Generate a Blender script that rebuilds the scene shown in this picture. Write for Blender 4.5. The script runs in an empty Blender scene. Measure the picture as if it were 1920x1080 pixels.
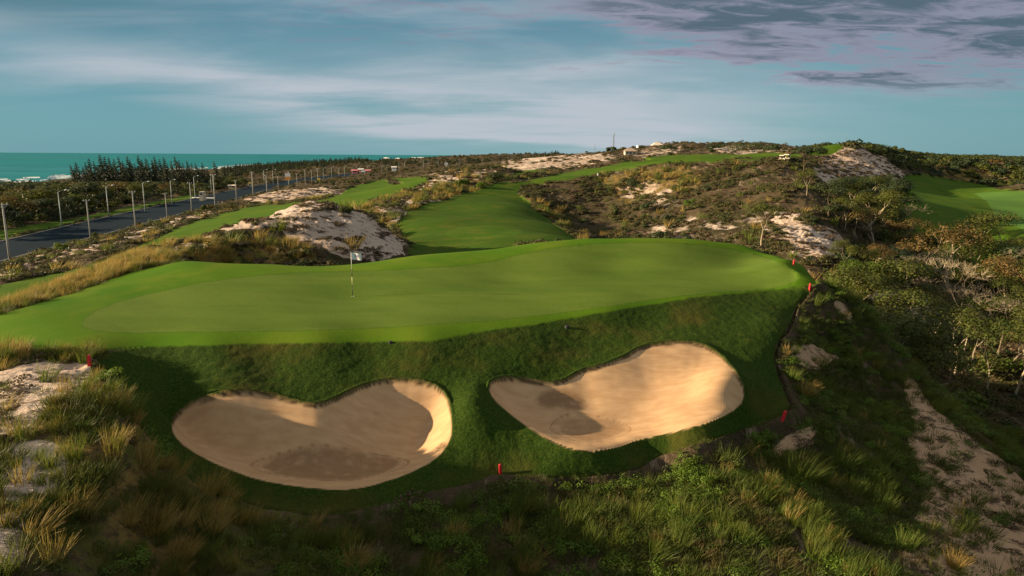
import bpy, bmesh, math, random
import numpy as np
from mathutils import Vector, Matrix
rng = np.random.default_rng(7)
random.seed(7)
SC = bpy.context.scene
COL = SC.collection
R = math.radians

# ------------------------------------------------------------------ camera
ZC = 24.0
F = 1280.0
PITCH = R(11.0)
ROLL = math.atan(0.0062)
cp, sp = math.cos(PITCH), math.sin(PITCH)
cr, sr = math.cos(ROLL), math.sin(ROLL)
def ray(px, py):
    dx = np.asarray(px, float) - 960; dy = np.asarray(py, float) - 540
    a = dx*cr + dy*sr; b = -dx*sr + dy*cr
    return a, F*cp - b*sp, -b*cp - F*sp
def project(x, y, z):
    """world -> pixel of the 1920x1080 reference"""
    z = z - ZC
    f = y*cp - z*sp
    up = y*sp + z*cp
    a = x/f*F; b = -up/f*F
    return 960 + a*cr - b*sr, 540 + a*sr + b*cr
def at_depth(px, py, D):
    rx, ry, rz = ray(px, py)
    return D*rx/ry, D, ZC + D*rz/ry
def at_z(px, py, z):
    rx, ry, rz = ray(px, py)
    t = (z-ZC)/rz
    return t*rx, t*ry, z

# ------------------------------------------------------------------ noise
_perm = rng.permutation(256); _perm = np.concatenate([_perm, _perm, _perm])
_ga = rng.random(256)*2*np.pi; _gx = np.cos(_ga); _gy = np.sin(_ga)
def perlin(x, y):
    xi = np.floor(x).astype(np.int64); yi = np.floor(y).astype(np.int64)
    xf = x-xi; yf = y-yi
    u = xf*xf*xf*(xf*(xf*6-15)+10); v = yf*yf*yf*(yf*(yf*6-15)+10)
    def g(ix, iy, dx, dy):
        h = _perm[(_perm[ix & 255] + iy) & 255]
        return _gx[h]*dx + _gy[h]*dy
    n00 = g(xi, yi, xf, yf); n10 = g(xi+1, yi, xf-1, yf)
    n01 = g(xi, yi+1, xf, yf-1); n11 = g(xi+1, yi+1, xf-1, yf-1)
    return ((n00*(1-u)+n10*u)*(1-v) + (n01*(1-u)+n11*u)*v)*1.5
def fbm(x, y, scale, octv=4, gain=0.5, ox=0.0):
    x = np.asarray(x, float)/scale + ox; y = np.asarray(y, float)/scale + ox*1.7
    s = 0; a = 1
    for _ in range(octv):
        s = s + a*perlin(x, y); x = x*2.03+5.1; y = y*2.03+9.7; a *= gain
    return s
def sstep(a, b, x):
    t = np.clip((x-a)/(b-a), 0, 1); return t*t*(3-2*t)

# ------------------------------------------------------------------ terrain control points
# (px, py, 'z', height) or (px, py, 'd', distance) or (px, D, 'w', height)
CP = []
def Z(*a):
    for px, py, z in a: CP.append((px, py, 'z', z))
def Dp(*a):
    for px, py, d in a: CP.append((px, py, 'd', d))
def W(*a):
    for px, d, z in a: CP.append((px, d, 'w', z))
# green and apron
Z((661,557,16.5),(300,560,16.6),(150,610,16.35),(0,600,16.3),(0,650,16.0),(200,652,16.0),(400,640,16.05),(600,640,16.0),(800,638,15.95),
  (1000,605,16.1),(1150,580,16.4),(1300,556,16.6),(1450,541,16.7),(1520,533,16.65),(1520,518,16.75),
  (950,560,16.6),(950,520,16.9),(1150,500,17.2),(1300,500,17.2),(1400,492,17.2),(450,540,16.8),(450,600,16.4),(1200,530,16.9))
Z((250,505,16.8),(120,548,16.4),(0,585,16.4),(350,490,17.3),(500,496,17.0),(650,497,16.9),(760,483,17.2),(850,475,17.4),(930,468,17.6),(1000,458,17.9),
  (1100,450,18.2),(1200,449,18.25),(1300,453,18.1),(1400,464,17.8),(1470,486,17.3),(1510,508,16.9))
W((420,50,15.4),(500,50,15.0),(650,50,14.8),(800,52,14.4),(950,54,14.2),(1100,54,13.6),(1250,54,12.6),(1400,53,11.6),(1500,49,12.6),(1570,44,13.2),(1540,40,15.4))
# bank
Z((300,700,15.2),(500,690,15.3),(700,680,15.3),(880,700,15.0),(880,750,14.6),(880,850,13.3),(1000,660,15.4),(1100,640,15.45),(1200,605,15.9),
  (1400,600,15.9),(1400,680,14.9),(1430,740,14.1),(1480,612,15.6),(1450,660,15.0),(1470,730,14.0),(1485,770,13.5),(1400,800,13.2),(1250,850,12.9),
  (1100,885,12.8),(938,888,12.8),(800,925,12.7),(640,960,12.6),(500,948,12.75),(400,918,13.0),(290,760,15.0),(300,830,14.3),(340,885,13.6))
# left bunker
Z((322,795,14.0),(400,860,13.4),(500,900,13.1),(640,918,13.0),(750,890,13.1),(840,830,13.5),(846,760,14.3),(800,722,14.75),(740,712,14.9),(600,755,14.55),(440,735,15.0),(370,750,14.7))
# right bunker
Z((918,725,14.7),(1050,718,14.5),(1120,690,14.9),(1200,655,15.3),(1290,643,15.45),(1350,670,15.1),(1395,735,14.4),(1380,765,14.0),(1280,810,13.6),(1100,845,13.4),
  (1000,803,13.75),(940,755,14.2))
# below the bank
Dp((640,1000,19.3),(938,950,20.8),(1100,980,20.0),(1250,950,21.3),(1400,900,23.2),(1500,1000,20.3),(1650,900,25.5),(1800,900,27.5),(1800,1000,23.0),
   (300,1080,15.0),(640,1080,17.4),(1000,1080,18.0),(1400,1080,17.5),(1700,1080,18.5),(1920,1080,20.5),(0,1080,12.5),(450,1000,17.6),
   (150,1000,14.6),(340,935,18.4))
Z((1550,850,12.1),(1550,700,13.4),(1550,620,14.8),(1650,750,11.9),(1540,770,13.0))
# left hill
Dp((150,700,24.4),(0,700,24.0),(200,757,20.9),(100,850,17.3),(255,850,18.3),(0,800,18.5),(0,900,15.6),(170,900,16.2),(0,665,26.0),(150,675,26.0))
# right slope silhouette and its far side
Dp((1560,557,39.5),(1600,577,40),(1640,607,39),(1700,680,37.3),(1750,728,36),(1800,768,35),(1860,815,33.5),(1920,862,32),(2100,980,29))
W((1620,47,9.5),(1700,44,8.0),(1800,41,6.8),(1900,38,5.8),(2100,34,5.0))
# ravine
Z((1620,530,7.5),(1700,620,5.4),(1850,700,4.6),(1900,620,5.5),(1750,560,6.2),(1900,540,7.0),(1850,480,9.0),(1920,800,4.6))
W((1650,55,6.4),(1750,50,5.8),(1850,46,5.2),(1950,44,5.0),(1200,88,10.0),(1350,74,8.8),(1450,68,8.2),(1550,62,7.4))
# ridge left of the green, seen along its top
Dp((300,472,53),(250,482,50),(210,494,47.5),(150,520,44),(100,541,41.5),(50,559,39.5),(0,577,37.5),(-150,625,33))
W((300,64,12.2),(200,60,12),(100,54,11.6),(0,50,11.2),(-200,45,10.4))
# sand dune
Dp((600,382,68),(560,384,67),(520,397,66),(450,417,64),(380,447,60),(340,464,58),(650,388,68.5),(700,412,69),(735,440,69),(765,462,70),
   (600,430,61.5),(650,470,57),(560,458,57.5),(500,450,57),(450,468,54),(400,480,51),(600,492,54),(530,485,54),(700,488,58))
W((520,86,11.6),(600,92,12.0),(680,94,12.6),(420,80,11.5),(340,72,11.6))
# valley fairway, its rough ridge, saddle
Dp((900,470,70),(1050,457,74),(900,430,86),(900,380,118),(950,342,152),(820,440,84),(780,470,72),(1000,350,150),(860,370,130),(800,395,112),(760,430,92),
   (930,318,172),(850,322,185),(960,328,168),(800,335,178),(760,345,165),(700,378,120),(740,400,104),(870,345,150),(700,400,104))
W((800,66,14.0),(950,62,14.2),(1060,64,13.8))
# hillside
Dp((965,357,146),(1000,390,118),(1040,420,98),(1085,450,80),(1020,370,138),(1060,402,130),(1100,430,120),(1130,447,110),
   (1060,339,152),(1120,329,158),(1200,312,152),(1300,304,146),(1400,301,140),(1470,301,138),(1500,308,134),
   (1150,360,143),(1200,400,124),(1200,440,108),(1300,350,132),(1300,400,113),(1300,445,98),(1400,340,125),(1400,400,105),(1400,450,88),
   (1480,350,113),(1500,400,98),(1480,460,82),(1540,485,76),(1570,450,88),(1560,400,98),(1580,372,115),(1540,345,125))
# upper fairway
Dp((1000,328,230),(1100,320,215),(1200,303,235),(1300,293,255),(1300,298,190),(1420,293,235),(1470,297,190),(1180,310,190),(1060,330,190))
# lowland to the left
Z((0,550,11.0),(100,515,11.0),(200,485,11.4),(300,440,10.2),(100,475,9.4),(0,510,9.7),(200,455,8.9),(350,410,8.9),(450,392,9.5),(450,378,8.5),
  (560,372,10.0),(620,362,10.5),(700,352,11),(760,340,11.5),(800,327,11.5),(0,492,7.7),(250,428,7.7),(400,387,7.7))
Dp((540,357,260),(600,362,240),(660,368,225))
Z((0,470,7.4),(150,435,7.4),(250,410,7.4),(350,388,7.4),(450,366,7.4),(520,350,7.4),(620,335,7.4),(700,325,7.4),
  (0,430,6.6),(150,400,6.5),(300,370,6.3),(450,345,6.3),(0,360,4),(200,352,4),(400,335,4),(550,322,4.5),
  (0,345,0),(120,335,0),(300,322,0),(420,316,0),(520,311,0),(650,305.8,0),(710,303,0),
  (0,336,-4),(120,327,-4),(300,315,-4),(420,310,-4),(520,306,-4),(650,301,-4),(720,298,-4),
  (800,306,5),(900,305,9.5),(650,322,6.5),(750,320,7.5),(850,318,9))
Dp((1000,300,900),(1000,290,1000),(900,296,1300),(870,320,380),(830,326,360),(940,302,480))
# skyline hills
Dp((1200,276,360),(1250,271,370),(1330,270,380),(1400,270,380),(1440,289,350),(1500,281,320),(1150,287,370),(1100,291,380),(1050,294,430),(1000,299,500),
   (1050,302,290),(1000,313,270),(1120,302,300),(1180,292,320),(1250,285,320))
Dp((1590,272,235),(1540,277,245),(1640,291,235),(1690,331,222),(1600,322,200),(1550,308,200),(1640,352,165),(1570,338,168),(1560,290,225),(1500,320,150))
Dp((1640,279,330),(1700,292,380),(1780,299,420),(1920,302,420),(1670,322,300))
Z((1920,445,12),(1750,432,12),(1800,370,12.5),(1900,400,12.3),(1720,336,14.8),(1850,350,13.8),(1700,445,11.0))
Dp((1740,316,290),(1800,304,290),(1860,317,270),(1920,346,215),(1920,332,260),(1640,400,125),(1640,440,105))
# beyond the frame
W((-900,20,11.5),(-900,60,9),(-900,300,5),(2800,20,8),(2800,60,6),(2800,300,16),(-600,12,13.4),(2500,12,9),(960,10,10.4),(300,10,13.6),(960,14,11.5),
  (-900,700,-5),(1500,1500,18),(2800,1500,20),(960,2500,6),(-900,2600,-20),(400,2600,-20),(700,2600,-14),(1200,700,22),(1700,800,24),(-500,24,13.2))
P = []
for px, py, k, v in CP:
    if k == 'z': P.append(at_z(px, py, v))
    elif k == 'd': P.append(at_depth(px, py, v))
    else: P.append(((px-960)/1260.0*py, py, v))
P = np.array(P, float)
EPS = 0.035
UV = np.c_[P[:,0]/P[:,1], np.log(P[:,1])]
def _phi(d2): return np.sqrt(d2 + EPS*EPS)
n = len(P)
d2 = ((UV[:,None,:]-UV[None,:,:])**2).sum(-1)
A = np.zeros((n+3, n+3)); A[:n,:n] = _phi(d2) - 1e-5*np.eye(n)
A[:n,n] = 1; A[:n,n+1:] = UV; A[n,:n] = 1; A[n+1:,:n] = UV.T
wts = np.linalg.solve(A, np.r_[P[:,2], 0, 0, 0])
def base_height(u, v):
    u = u.ravel(); v = v.ravel(); out = np.empty(len(u))
    for i in range(0, len(u), 20000):
        uu = u[i:i+20000, None]-UV[None,:,0]; vv = v[i:i+20000, None]-UV[None,:,1]
        out[i:i+20000] = _phi(uu*uu+vv*vv) @ wts[:n] + wts[n] + wts[n+1]*u[i:i+20000] + wts[n+2]*v[i:i+20000]
    return out
# grid: fans out from the spot below the camera, finer where the ground is near
un = np.linspace(-0.84, 0.84, 1150)
UG = np.r_[np.linspace(-2.4, -0.86, 60), un, np.linspace(0.86, 2.4, 60)]
vs = [math.log(9.0)]
while vs[-1] < math.log(2600):
    D = math.exp(vs[-1])
    vs.append(vs[-1] + (0.0036 if 17 < D < 36 else 0.0048 if D < 60 else 0.0058 if 60 <= D < 420 else 0.010))
VG = np.array(vs)
NU, NV = len(UG), len(VG)
GU, GV = np.meshgrid(UG, VG)          # rows = v
# solve on a coarser grid, interpolate
cu = np.r_[UG[0:60:4], UG[60:NU-60:3], UG[NU-60::4], UG[-1]]
cu = np.unique(cu); cv = np.unique(np.r_[VG[::3], VG[-1]])
CU, CV = np.meshgrid(cu, cv)
CH = base_height(CU, CV).reshape(CU.shape)
def bil(gx, gy, H, x, y):
    i = np.clip(np.searchsorted(gx, x)-1, 0, len(gx)-2); j = np.clip(np.searchsorted(gy, y)-1, 0, len(gy)-2)
    fx = np.clip((x-gx[i])/(gx[i+1]-gx[i]), 0, 1); fy = np.clip((y-gy[j])/(gy[j+1]-gy[j]), 0, 1)
    return (H[j,i]*(1-fx)+H[j,i+1]*fx)*(1-fy) + (H[j+1,i]*(1-fx)+H[j+1,i+1]*fx)*fy
HZ = bil(cu, cv, CH, GU.ravel(), GV.ravel()).reshape(GU.shape)
GY = np.exp(GV); GX = GU*GY

# ------------------------------------------------------------------ areas, drawn as outlines and laid on the ground
PX, PY = project(GX, GY, HZ)
def sdf(poly, X, Y):
    """signed distance, positive inside"""
    poly = np.array(poly, float); X = np.asarray(X, float); Y = np.asarray(Y, float)
    best = np.full(X.shape, 1e18); ins = np.zeros(X.shape, bool)
    m = len(poly)
    for k in range(m):
        x1, y1 = poly[k]; x2, y2 = poly[(k+1) % m]
        ex, ey = x2-x1, y2-y1; L = ex*ex+ey*ey + 1e-12
        t = np.clip(((X-x1)*ex+(Y-y1)*ey)/L, 0, 1)
        d = (X-x1-t*ex)**2 + (Y-y1-t*ey)**2
        best = np.minimum(best, d)
        c = ((y1 > Y) != (y2 > Y)) & (X < ex*(Y-y1)/(ey if abs(ey) > 1e-9 else 1e-9) + x1)
        ins ^= c
    return np.where(ins, 1, -1)*np.sqrt(best)
def smooth_poly(poly, n=2):
    p = [np.array(q, float) for q in poly]
    for _ in range(n):
        q = []
        for i in range(len(p)):
            a, b = p[i], p[(i+1) % len(p)]
            q += [a*0.75+b*0.25, a*0.25+b*0.75]
        p = q
    return np.array(p)
def area(poly, d0, d1, soft=2.0, wob=0.0, wscale=2.0, smooth=1):
    """0..1 over the grid for an outline and a range of distances"""
    pl = smooth_poly(poly, smooth)
    x0, y0 = pl.min(0)-30; x1, y1 = pl.max(0)+30
    out = np.zeros(PX.shape)
    rows = np.where((GY[:,0] > d0*0.9) & (GY[:,0] < d1*1.1))[0]
    if len(rows) == 0: return out
    r0, r1 = rows[0], rows[-1]+1
    sx, sy = PX[r0:r1], PY[r0:r1]
    m = (sx > x0) & (sx < x1) & (sy > y0) & (sy < y1) & (GY[r0:r1] > d0) & (GY[r0:r1] < d1)
    if not m.any(): return out
    s = sdf(pl, sx[m], sy[m])
    if wob: s = s + wob*fbm(GX[r0:r1][m], GY[r0:r1][m], wscale, 3)
    sub = np.zeros(sx.shape); sub[m] = sstep(-soft/2, soft/2, s)
    out[r0:r1] = sub
    return out
LB = [(322,795),(335,775),(370,752),(440,735),(500,740),(560,757),(600,763),(640,745),(690,722),(750,712),(810,722),(838,745),(848,790),(845,825),(820,860),(760,890),(690,912),(640,918),(560,912),(480,898),(410,872),(350,840),(325,815)]
RB = [(915,725),(935,711),(975,712),(1030,722),(1060,716),(1090,697),(1125,690),(1165,675),(1205,652),(1260,643),(1310,645),(1350,668),(1380,700),(1397,735),(1388,762),(1340,788),(1270,808),(1200,822),(1150,840),(1100,846),(1050,835),(1000,808),(955,775),(925,748)]
m_lb = area(LB, 18, 32, 4.0, 0.5, 0.7); m_rb = area(RB, 20, 36, 4.0, 0.5, 0.7)
APRON = [(-500,760),(-200,700),(0,652),(190,655),(400,646),(700,641),(800,639),(1000,608),(1150,583),(1300,558),(1450,543),(1535,537),(1525,515),(1500,490),(1450,465),(1400,440),(1200,420),(1000,425),(760,450),(600,470),(420,472),(340,486),(240,512),(130,550),(0,588),(-200,650),(-500,720)]
m_apron = area(APRON, 24, 47.6, 5, 2.0, 1.5, 0)
GREEN = [(150,603),(190,575),(320,540),(500,512),(700,508),(900,496),(980,476),(1050,462),(1150,454),(1250,454),(1350,462),(1430,480),(1480,500),(1500,518),(1488,532),(1420,545),(1300,551),(1150,573),(1000,595),(800,610),(600,620),(400,622),(220,625),(160,617)]
m_green = area(GREEN, 24, 48, 2, 1.0, 2)
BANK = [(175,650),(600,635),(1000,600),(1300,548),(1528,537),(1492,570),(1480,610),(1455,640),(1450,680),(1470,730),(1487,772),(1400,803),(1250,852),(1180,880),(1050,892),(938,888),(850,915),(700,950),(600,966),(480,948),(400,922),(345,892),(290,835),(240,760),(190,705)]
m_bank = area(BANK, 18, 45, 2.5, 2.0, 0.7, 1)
VALLEY = [(1010,343),(940,341),(870,362),(800,383),(755,400),(742,430),(772,465),(755,580),(1160,580),(1087,450),(1040,418),(1000,388),(965,357)]
m_valley = area(VALLEY, 55, 172, 3, 3, 5)
m_lfair = area([(-500,660),(-200,585),(0,535),(90,515),(190,492),(300,442),(330,427),(400,407),(480,386),(560,380),(630,370),(655,352),(700,340),(760,333),(810,332),(795,346),(770,356),(720,372),(680,382),(660,400),(600,460),(440,500),(340,520),(200,600),(0,660),(-500,760)], 52, 600, 2.5, 2, 9)
m_lfair *= GY > np.interp(PX, [-500,0,100,200,300,380,450,520,600,700,760,900], [34,44,50,56,64,72,77,82,86,92,110,180])
m_lfair = np.maximum(m_lfair, area([(300,440),(420,425),(520,395),(540,382),(470,386),(400,404)], 80, 300, 4, 3, 9))
m_verge = area([(-300,520),(0,452),(150,420),(300,386),(375,370),(373,362),(300,376),(150,408),(0,432),(-300,495)], 100, 330, 2)
m_up = area([(960,350),(990,349),(1060,338),(1120,328),(1200,311),(1300,302),(1400,299),(1480,300),(1510,292),(1440,285),(1420,289),(1300,290),(1230,291),(1180,303),(1120,314),(1050,326),(1000,336)], 133, 300, 2, 1, 8)
m_up = np.maximum(m_up, area([(955,333),(970,322),(1010,316),(1030,318),(985,328)], 160, 320, 2, 1, 8))
m_up = np.maximum(m_up, area([(1505,294),(1530,268),(1585,268),(1575,285),(1550,291)], 195, 262, 2, 1, 8))
m_right = area([(1692,430),(1688,345),(1698,327),(1740,329),(1830,341),(1880,356),(1920,360),(2600,372),(2600,500),(1920,455),(1860,540),(1740,500),(1703,445)], 86, 420, 2.5, 1, 9)
m_disc = area([(1820,361),(1845,372),(1862,392),(1864,415),(1990,450),(2600,460),(2600,365),(1920,358)], 90, 400, 3)
FB = [area([(722,337),(745,338),(757,343),(748,347),(730,344)], 250, 420, 1.5), area([(1178,302),(1190,297),(1225,297),(1205,302),(1185,304)], 200, 320, 1.0)]
m_fair = np.clip(np.maximum.reduce([m_valley, m_lfair, m_up, m_right, m_verge]), 0, 1)
for f in FB: m_fair = m_fair*(1-f)
m_bunk = np.maximum(m_lb, m_rb)
# putting green patch in the valley
m_disc2 = area([(830,440),(850,428),(900,421),(960,424),(985,436),(960,446),(900,450),(850,450)], 70, 110, 2)
# bare sand
def sarea(*a, **k): return area(*a, **k)
m_sand = np.zeros(PX.shape)
for poly, d0, d1, w in [
    ([(330,468),(380,443),(450,413),(520,393),(600,376),(660,390),(730,430),(772,464),(700,492),(600,470),(540,440),(480,430),(420,445),(370,470)], 50, 74, 0.95),
    ([(200,492),(260,478),(330,462),(340,475),(270,492),(215,505)], 44, 60, 0.6),
    ([(-300,700),(0,690),(60,675),(140,680),(175,700),(160,725),(100,750),(60,790),(0,810),(-300,850)], 16, 30, 1.0),
    ([(0,830),(100,820),(140,860),(120,920),(40,940),(0,930)], 13, 22, 0.6),
    ([(0,950),(60,960),(40,1080),(-100,1080)], 10, 20, 0.6),
    ([(1490,640),(1540,650),(1585,668),(1560,685),(1500,690),(1478,660)], 25, 40, 0.95),
    ([(1700,690),(1760,780),(1840,830),(1990,960),(2100,1100),(1700,1120),(1690,1010),(1720,960),(1740,890),(1700,850),(1715,780),(1690,730)], 16, 38, 0.82),
    ([(1570,560),(1600,590),(1590,600),(1560,575)], 34, 42, 0.7),
    ([(1430,850),(1500,800),(1540,800),(1500,850),(1450,870)], 20, 32, 0.8),
    ([(1510,420),(1560,430),(1600,450),(1570,470),(1545,492),(1490,485),(1470,440),(1440,400),(1490,400)], 60, 140, 1.0),
    ([(1590,520),(1700,520),(1760,600),(1700,620),(1640,580)], 45, 110, 0.8),
    ([(1780,640),(1960,640),(1960,850),(1850,800),(1770,700)], 40, 90, 0.2),
    ([(1535,290),(1580,278),(1640,285),(1690,322),(1700,335),(1640,345),(1600,345),(1560,350),(1520,325),(1540,310)], 120, 250, 0.95),
    ([(780,355),(830,325),(900,318),(940,322),(900,335),(850,340),(800,360)], 120, 260, 0.8),
    ([(700,380),(800,360),(840,380),(760,440),(700,400)], 90, 200, 0.45),
    ([(800,330),(860,312),(880,318),(860,335),(820,336)], 250, 420, 0.9),
    ([(940,300),(1000,290),(1120,288),(1180,296),(1120,312),(1060,318),(1020,322),(970,322),(930,318)], 240, 520, 0.5),
    ([(960,350),(1000,333),(1060,326),(1030,345),(990,352)], 150, 300, 0.6),
    ([(1180,290),(1220,272),(1280,270),(1280,288),(1240,292),(1190,300)], 280, 400, 0.42),
    ([(1330,290),(1340,275),(1380,272),(1420,280),(1500,278),(1530,285),(1450,290)], 250, 400, 0.5),
    ([(440,385),(530,350),(600,352),(670,365),(650,372),(560,378)], 180, 320, 0.8),
    ([(-200,560),(0,505),(100,470),(220,440),(330,410),(420,388),(430,396),(330,425),(230,460),(100,500),(0,530),(-200,590)], 70, 260, 0.5),
    ([(1180,420),(1300,400),(1480,400),(1500,460),(1300,460),(1190,460)], 75, 125, 0.35),
    ([(1150,340),(1240,330),(1300,400),(1160,380)], 100, 150, 0.4),
    ([(1740,312),(1800,302),(1870,316),(1930,345),(1900,352),(1830,338),(1750,330)], 200, 310, 0.25)]:
    m_sand = np.maximum(m_sand, w*area(poly, d0, d1, 14, 6, 2.5))
# long golden grass
m_gold = np.zeros(PX.shape)
for poly, d0, d1, w in [
    ([(-200,650),(0,570),(100,538),(200,490),(330,464),(440,456),(540,455),(600,480),(560,500),(420,490),(330,488),(240,508),(130,550),(0,590),(-200,660)], 34, 62, 1.0),
    ([(-300,640),(0,648),(120,655),(200,668),(170,690),(60,680),(0,690),(-300,700)], 20, 30, 0.9),
    ([(120,690),(220,700),(290,800),(340,900),(600,960),(600,1080),(0,1080),(0,800),(80,760)], 11, 24, 0.7),
    ([(560,372),(700,375),(850,330),(960,330),(900,360),(780,400),(770,465),(720,440),(650,390)], 64, 190, 0.6),
    ([(1100,335),(1230,315),(1330,315),(1300,360),(1180,380),(1120,350)], 110, 160, 0.7),
    ([(1000,395),(1085,455),(1110,452),(1030,395),(985,360)], 75, 140, 0.8),
    ([(1730,330),(1760,312),(1870,318),(1850,345),(1800,342)], 200, 310, 1.0)]:
    m_gold = np.maximum(m_gold, w*area(poly, d0, d1, 16, 6, 2.5))
mown = np.clip(np.maximum.reduce([m_apron, m_bank, m_fair]), 0, 1)
rough = 1 - np.clip(np.maximum(mown, m_bunk), 0, 1)
m_sand *= rough; m_gold *= rough
# ------------------------------------------------------------------ road corridor
RNEAR = [(-420,605),(-200,545),(0,490),(125,457),(250,425),(330,403),(400,385),(460,367),(520,351),(580,340),(640,331),(700,325.5)]
RFAR = [(-420,548),(-200,502),(0,453),(125,424),(250,396),(330,379),(400,364),(460,352),(520,341.5),(580,333),(640,326.5),(700,322)]
ROADZ = 7.5
rn = np.array([at_z(a, b, ROADZ)[:2] for a, b in RNEAR]); rf = np.array([at_z(a, b, ROADZ)[:2] for a, b in RFAR])
rpoly = np.r_[rn, rf[::-1]]
msk = (GY > 60) & (GY < 900) & (GX < 0)
s = sdf(rpoly, GX[msk], GY[msk])
blend = sstep(-9, -0.5, s)
HZ[msk] = HZ[msk]*(1-blend) + (ROADZ-0.14)*blend
m_road = np.zeros(PX.shape); m_road[msk] = sstep(-1, 0.5, s)
rough *= 1-m_road; m_sand *= 1-m_road; m_gold *= 1-m_road
# ------------------------------------------------------------------ relief
rs = np.clip(GY/60, 0.35, 6)
n1 = fbm(GX, GY, 7, 5); n2 = fbm(GX, GY, 1.6, 4, ox=3.3); n3 = fbm(GX, GY, 40, 4, ox=8.1)
far = sstep(120, 300, GY)
landm = sstep(-1, 3, HZ)
soft_r = np.clip(rough, 0, 1)
HZ = HZ + soft_r*landm*(0.30*n1*np.clip(GY/45, 0.5, 1.6) + 0.10*n2 + far*(1.3*n3))
HZ = HZ + m_fair*(0.22*fbm(GX, GY, 14, 2, ox=1.2))*sstep(60, 90, GY) + m_bank*0.022*fbm(GX, GY, 0.5, 3, ox=2.0)*(1-m_apron)*(1-m_bunk)*(1-np.maximum(area(LB, 18, 32, 30), area(RB, 20, 36, 30)))
# wind-cut ledges on bare sand
HZ = HZ + m_sand*0.10*np.abs(fbm(GX, GY*1.0, 0.9, 3, ox=4.4))*np.clip(GY/50, 0.5, 2)
# bunkers sink below the turf, with a raised lip
lbs = area(LB, 18, 32, 26); rbs = area(RB, 20, 36, 26)
bl_ = np.zeros(PX.shape)
for P_, d0_, d1_, dm_ in ((LB, 18, 32, 0.85), (RB, 20, 36, 0.80)):
    q_ = (GY > d0_) & (GY < d1_) & (m_bunk > 0)
    s_ = np.zeros(PX.shape); s_[q_] = sdf(smooth_poly(P_, 1), PX[q_], PY[q_])
    bl_ = np.maximum(bl_, dm_*np.sin(np.clip(s_/82, 0, 1)*np.pi/2)**1.15)
# even out each bowl across and along
for _ in range(14):
    bl_[1:-1,1:-1] = (bl_[:-2,1:-1]+bl_[2:,1:-1]+bl_[1:-1,:-2]+bl_[1:-1,2:]+2*bl_[1:-1,1:-1])/6
HZ = HZ - bl_*sstep(0, 0.9, m_bunk)
bstep = np.maximum(area(LB, 18, 32, 14), area(RB, 20, 36, 14))
pass
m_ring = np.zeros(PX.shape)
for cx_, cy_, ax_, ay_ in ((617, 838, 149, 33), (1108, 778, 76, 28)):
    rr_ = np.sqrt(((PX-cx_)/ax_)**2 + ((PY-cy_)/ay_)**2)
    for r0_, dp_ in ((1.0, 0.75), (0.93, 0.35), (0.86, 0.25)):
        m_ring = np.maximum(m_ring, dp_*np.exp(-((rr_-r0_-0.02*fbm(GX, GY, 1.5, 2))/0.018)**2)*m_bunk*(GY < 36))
HZ = HZ + m_bunk*0.010*fbm(GX, GY*1.6, 1.1, 2, ox=6.0)*(GY < 36)
for f in FB: HZ = HZ - 0.5*f
# even out the putting surface
for _ in range(60):
    sm_ = HZ.copy(); sm_[1:-1,1:-1] = (HZ[:-2,1:-1]+HZ[2:,1:-1]+HZ[1:-1,:-2]+HZ[1:-1,2:])/4
    HZ = HZ*(1-m_green) + sm_*m_green
# dark line along the turf edge above each bunker
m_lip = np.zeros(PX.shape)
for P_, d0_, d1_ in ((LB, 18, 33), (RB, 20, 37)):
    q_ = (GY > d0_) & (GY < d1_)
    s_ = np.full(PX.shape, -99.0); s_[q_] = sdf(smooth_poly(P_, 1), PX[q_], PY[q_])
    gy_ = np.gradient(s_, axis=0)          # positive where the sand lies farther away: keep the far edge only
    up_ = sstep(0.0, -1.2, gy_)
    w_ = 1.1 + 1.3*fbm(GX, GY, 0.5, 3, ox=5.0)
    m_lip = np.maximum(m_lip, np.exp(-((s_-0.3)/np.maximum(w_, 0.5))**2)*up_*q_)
    HZ = HZ + 0.12*np.exp(-((s_+3.5)/3.0)**2)*up_*q_
# edge of the mown bank: a cut trench
tr = smooth_poly(BANK, 1)
mm = (GY > 17) & (GY < 46)
sd = np.full(PX.shape, -99.0); sd[mm] = sdf(tr, PX[mm], PY[mm])
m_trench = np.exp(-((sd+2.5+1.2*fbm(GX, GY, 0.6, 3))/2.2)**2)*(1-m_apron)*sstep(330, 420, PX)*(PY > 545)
HZ = HZ - 0.10*m_trench + 0.16*sstep(-4, -9, sd)*sstep(-40, -9, sd)*rough*(GY < 46)
def height(x, y):
    x = np.asarray(x, float); y = np.asarray(y, float)
    return bil(UG, VG, HZ, x/y, np.log(y))
def on_ground(px, py, dmin=15, dmax=2500):
    """the ground point seen at a pixel, nearest one beyond dmin"""
    rx, ry, rz = [float(q) for q in ray(px, py)]
    D = np.exp(np.linspace(math.log(dmin), math.log(dmax), 4000))
    gz = height(D*rx/ry, D); zz = ZC + D*rz/ry
    above = zz > gz
    k = 0
    if not above[0]:
        w = np.where(above)[0]
        if len(w) == 0: return D[0]*rx/ry, D[0], gz[0]
        k = w[0]
    w = np.where(~above[k:])[0]
    i = k + (w[0] if len(w) else len(above)-1-k)
    return float(D[i]*rx/ry), float(D[i]), float(gz[i])
def mask_at(M, x, y):
    return bil(UG, VG, M, np.asarray(x)/np.asarray(y), np.log(y))
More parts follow.
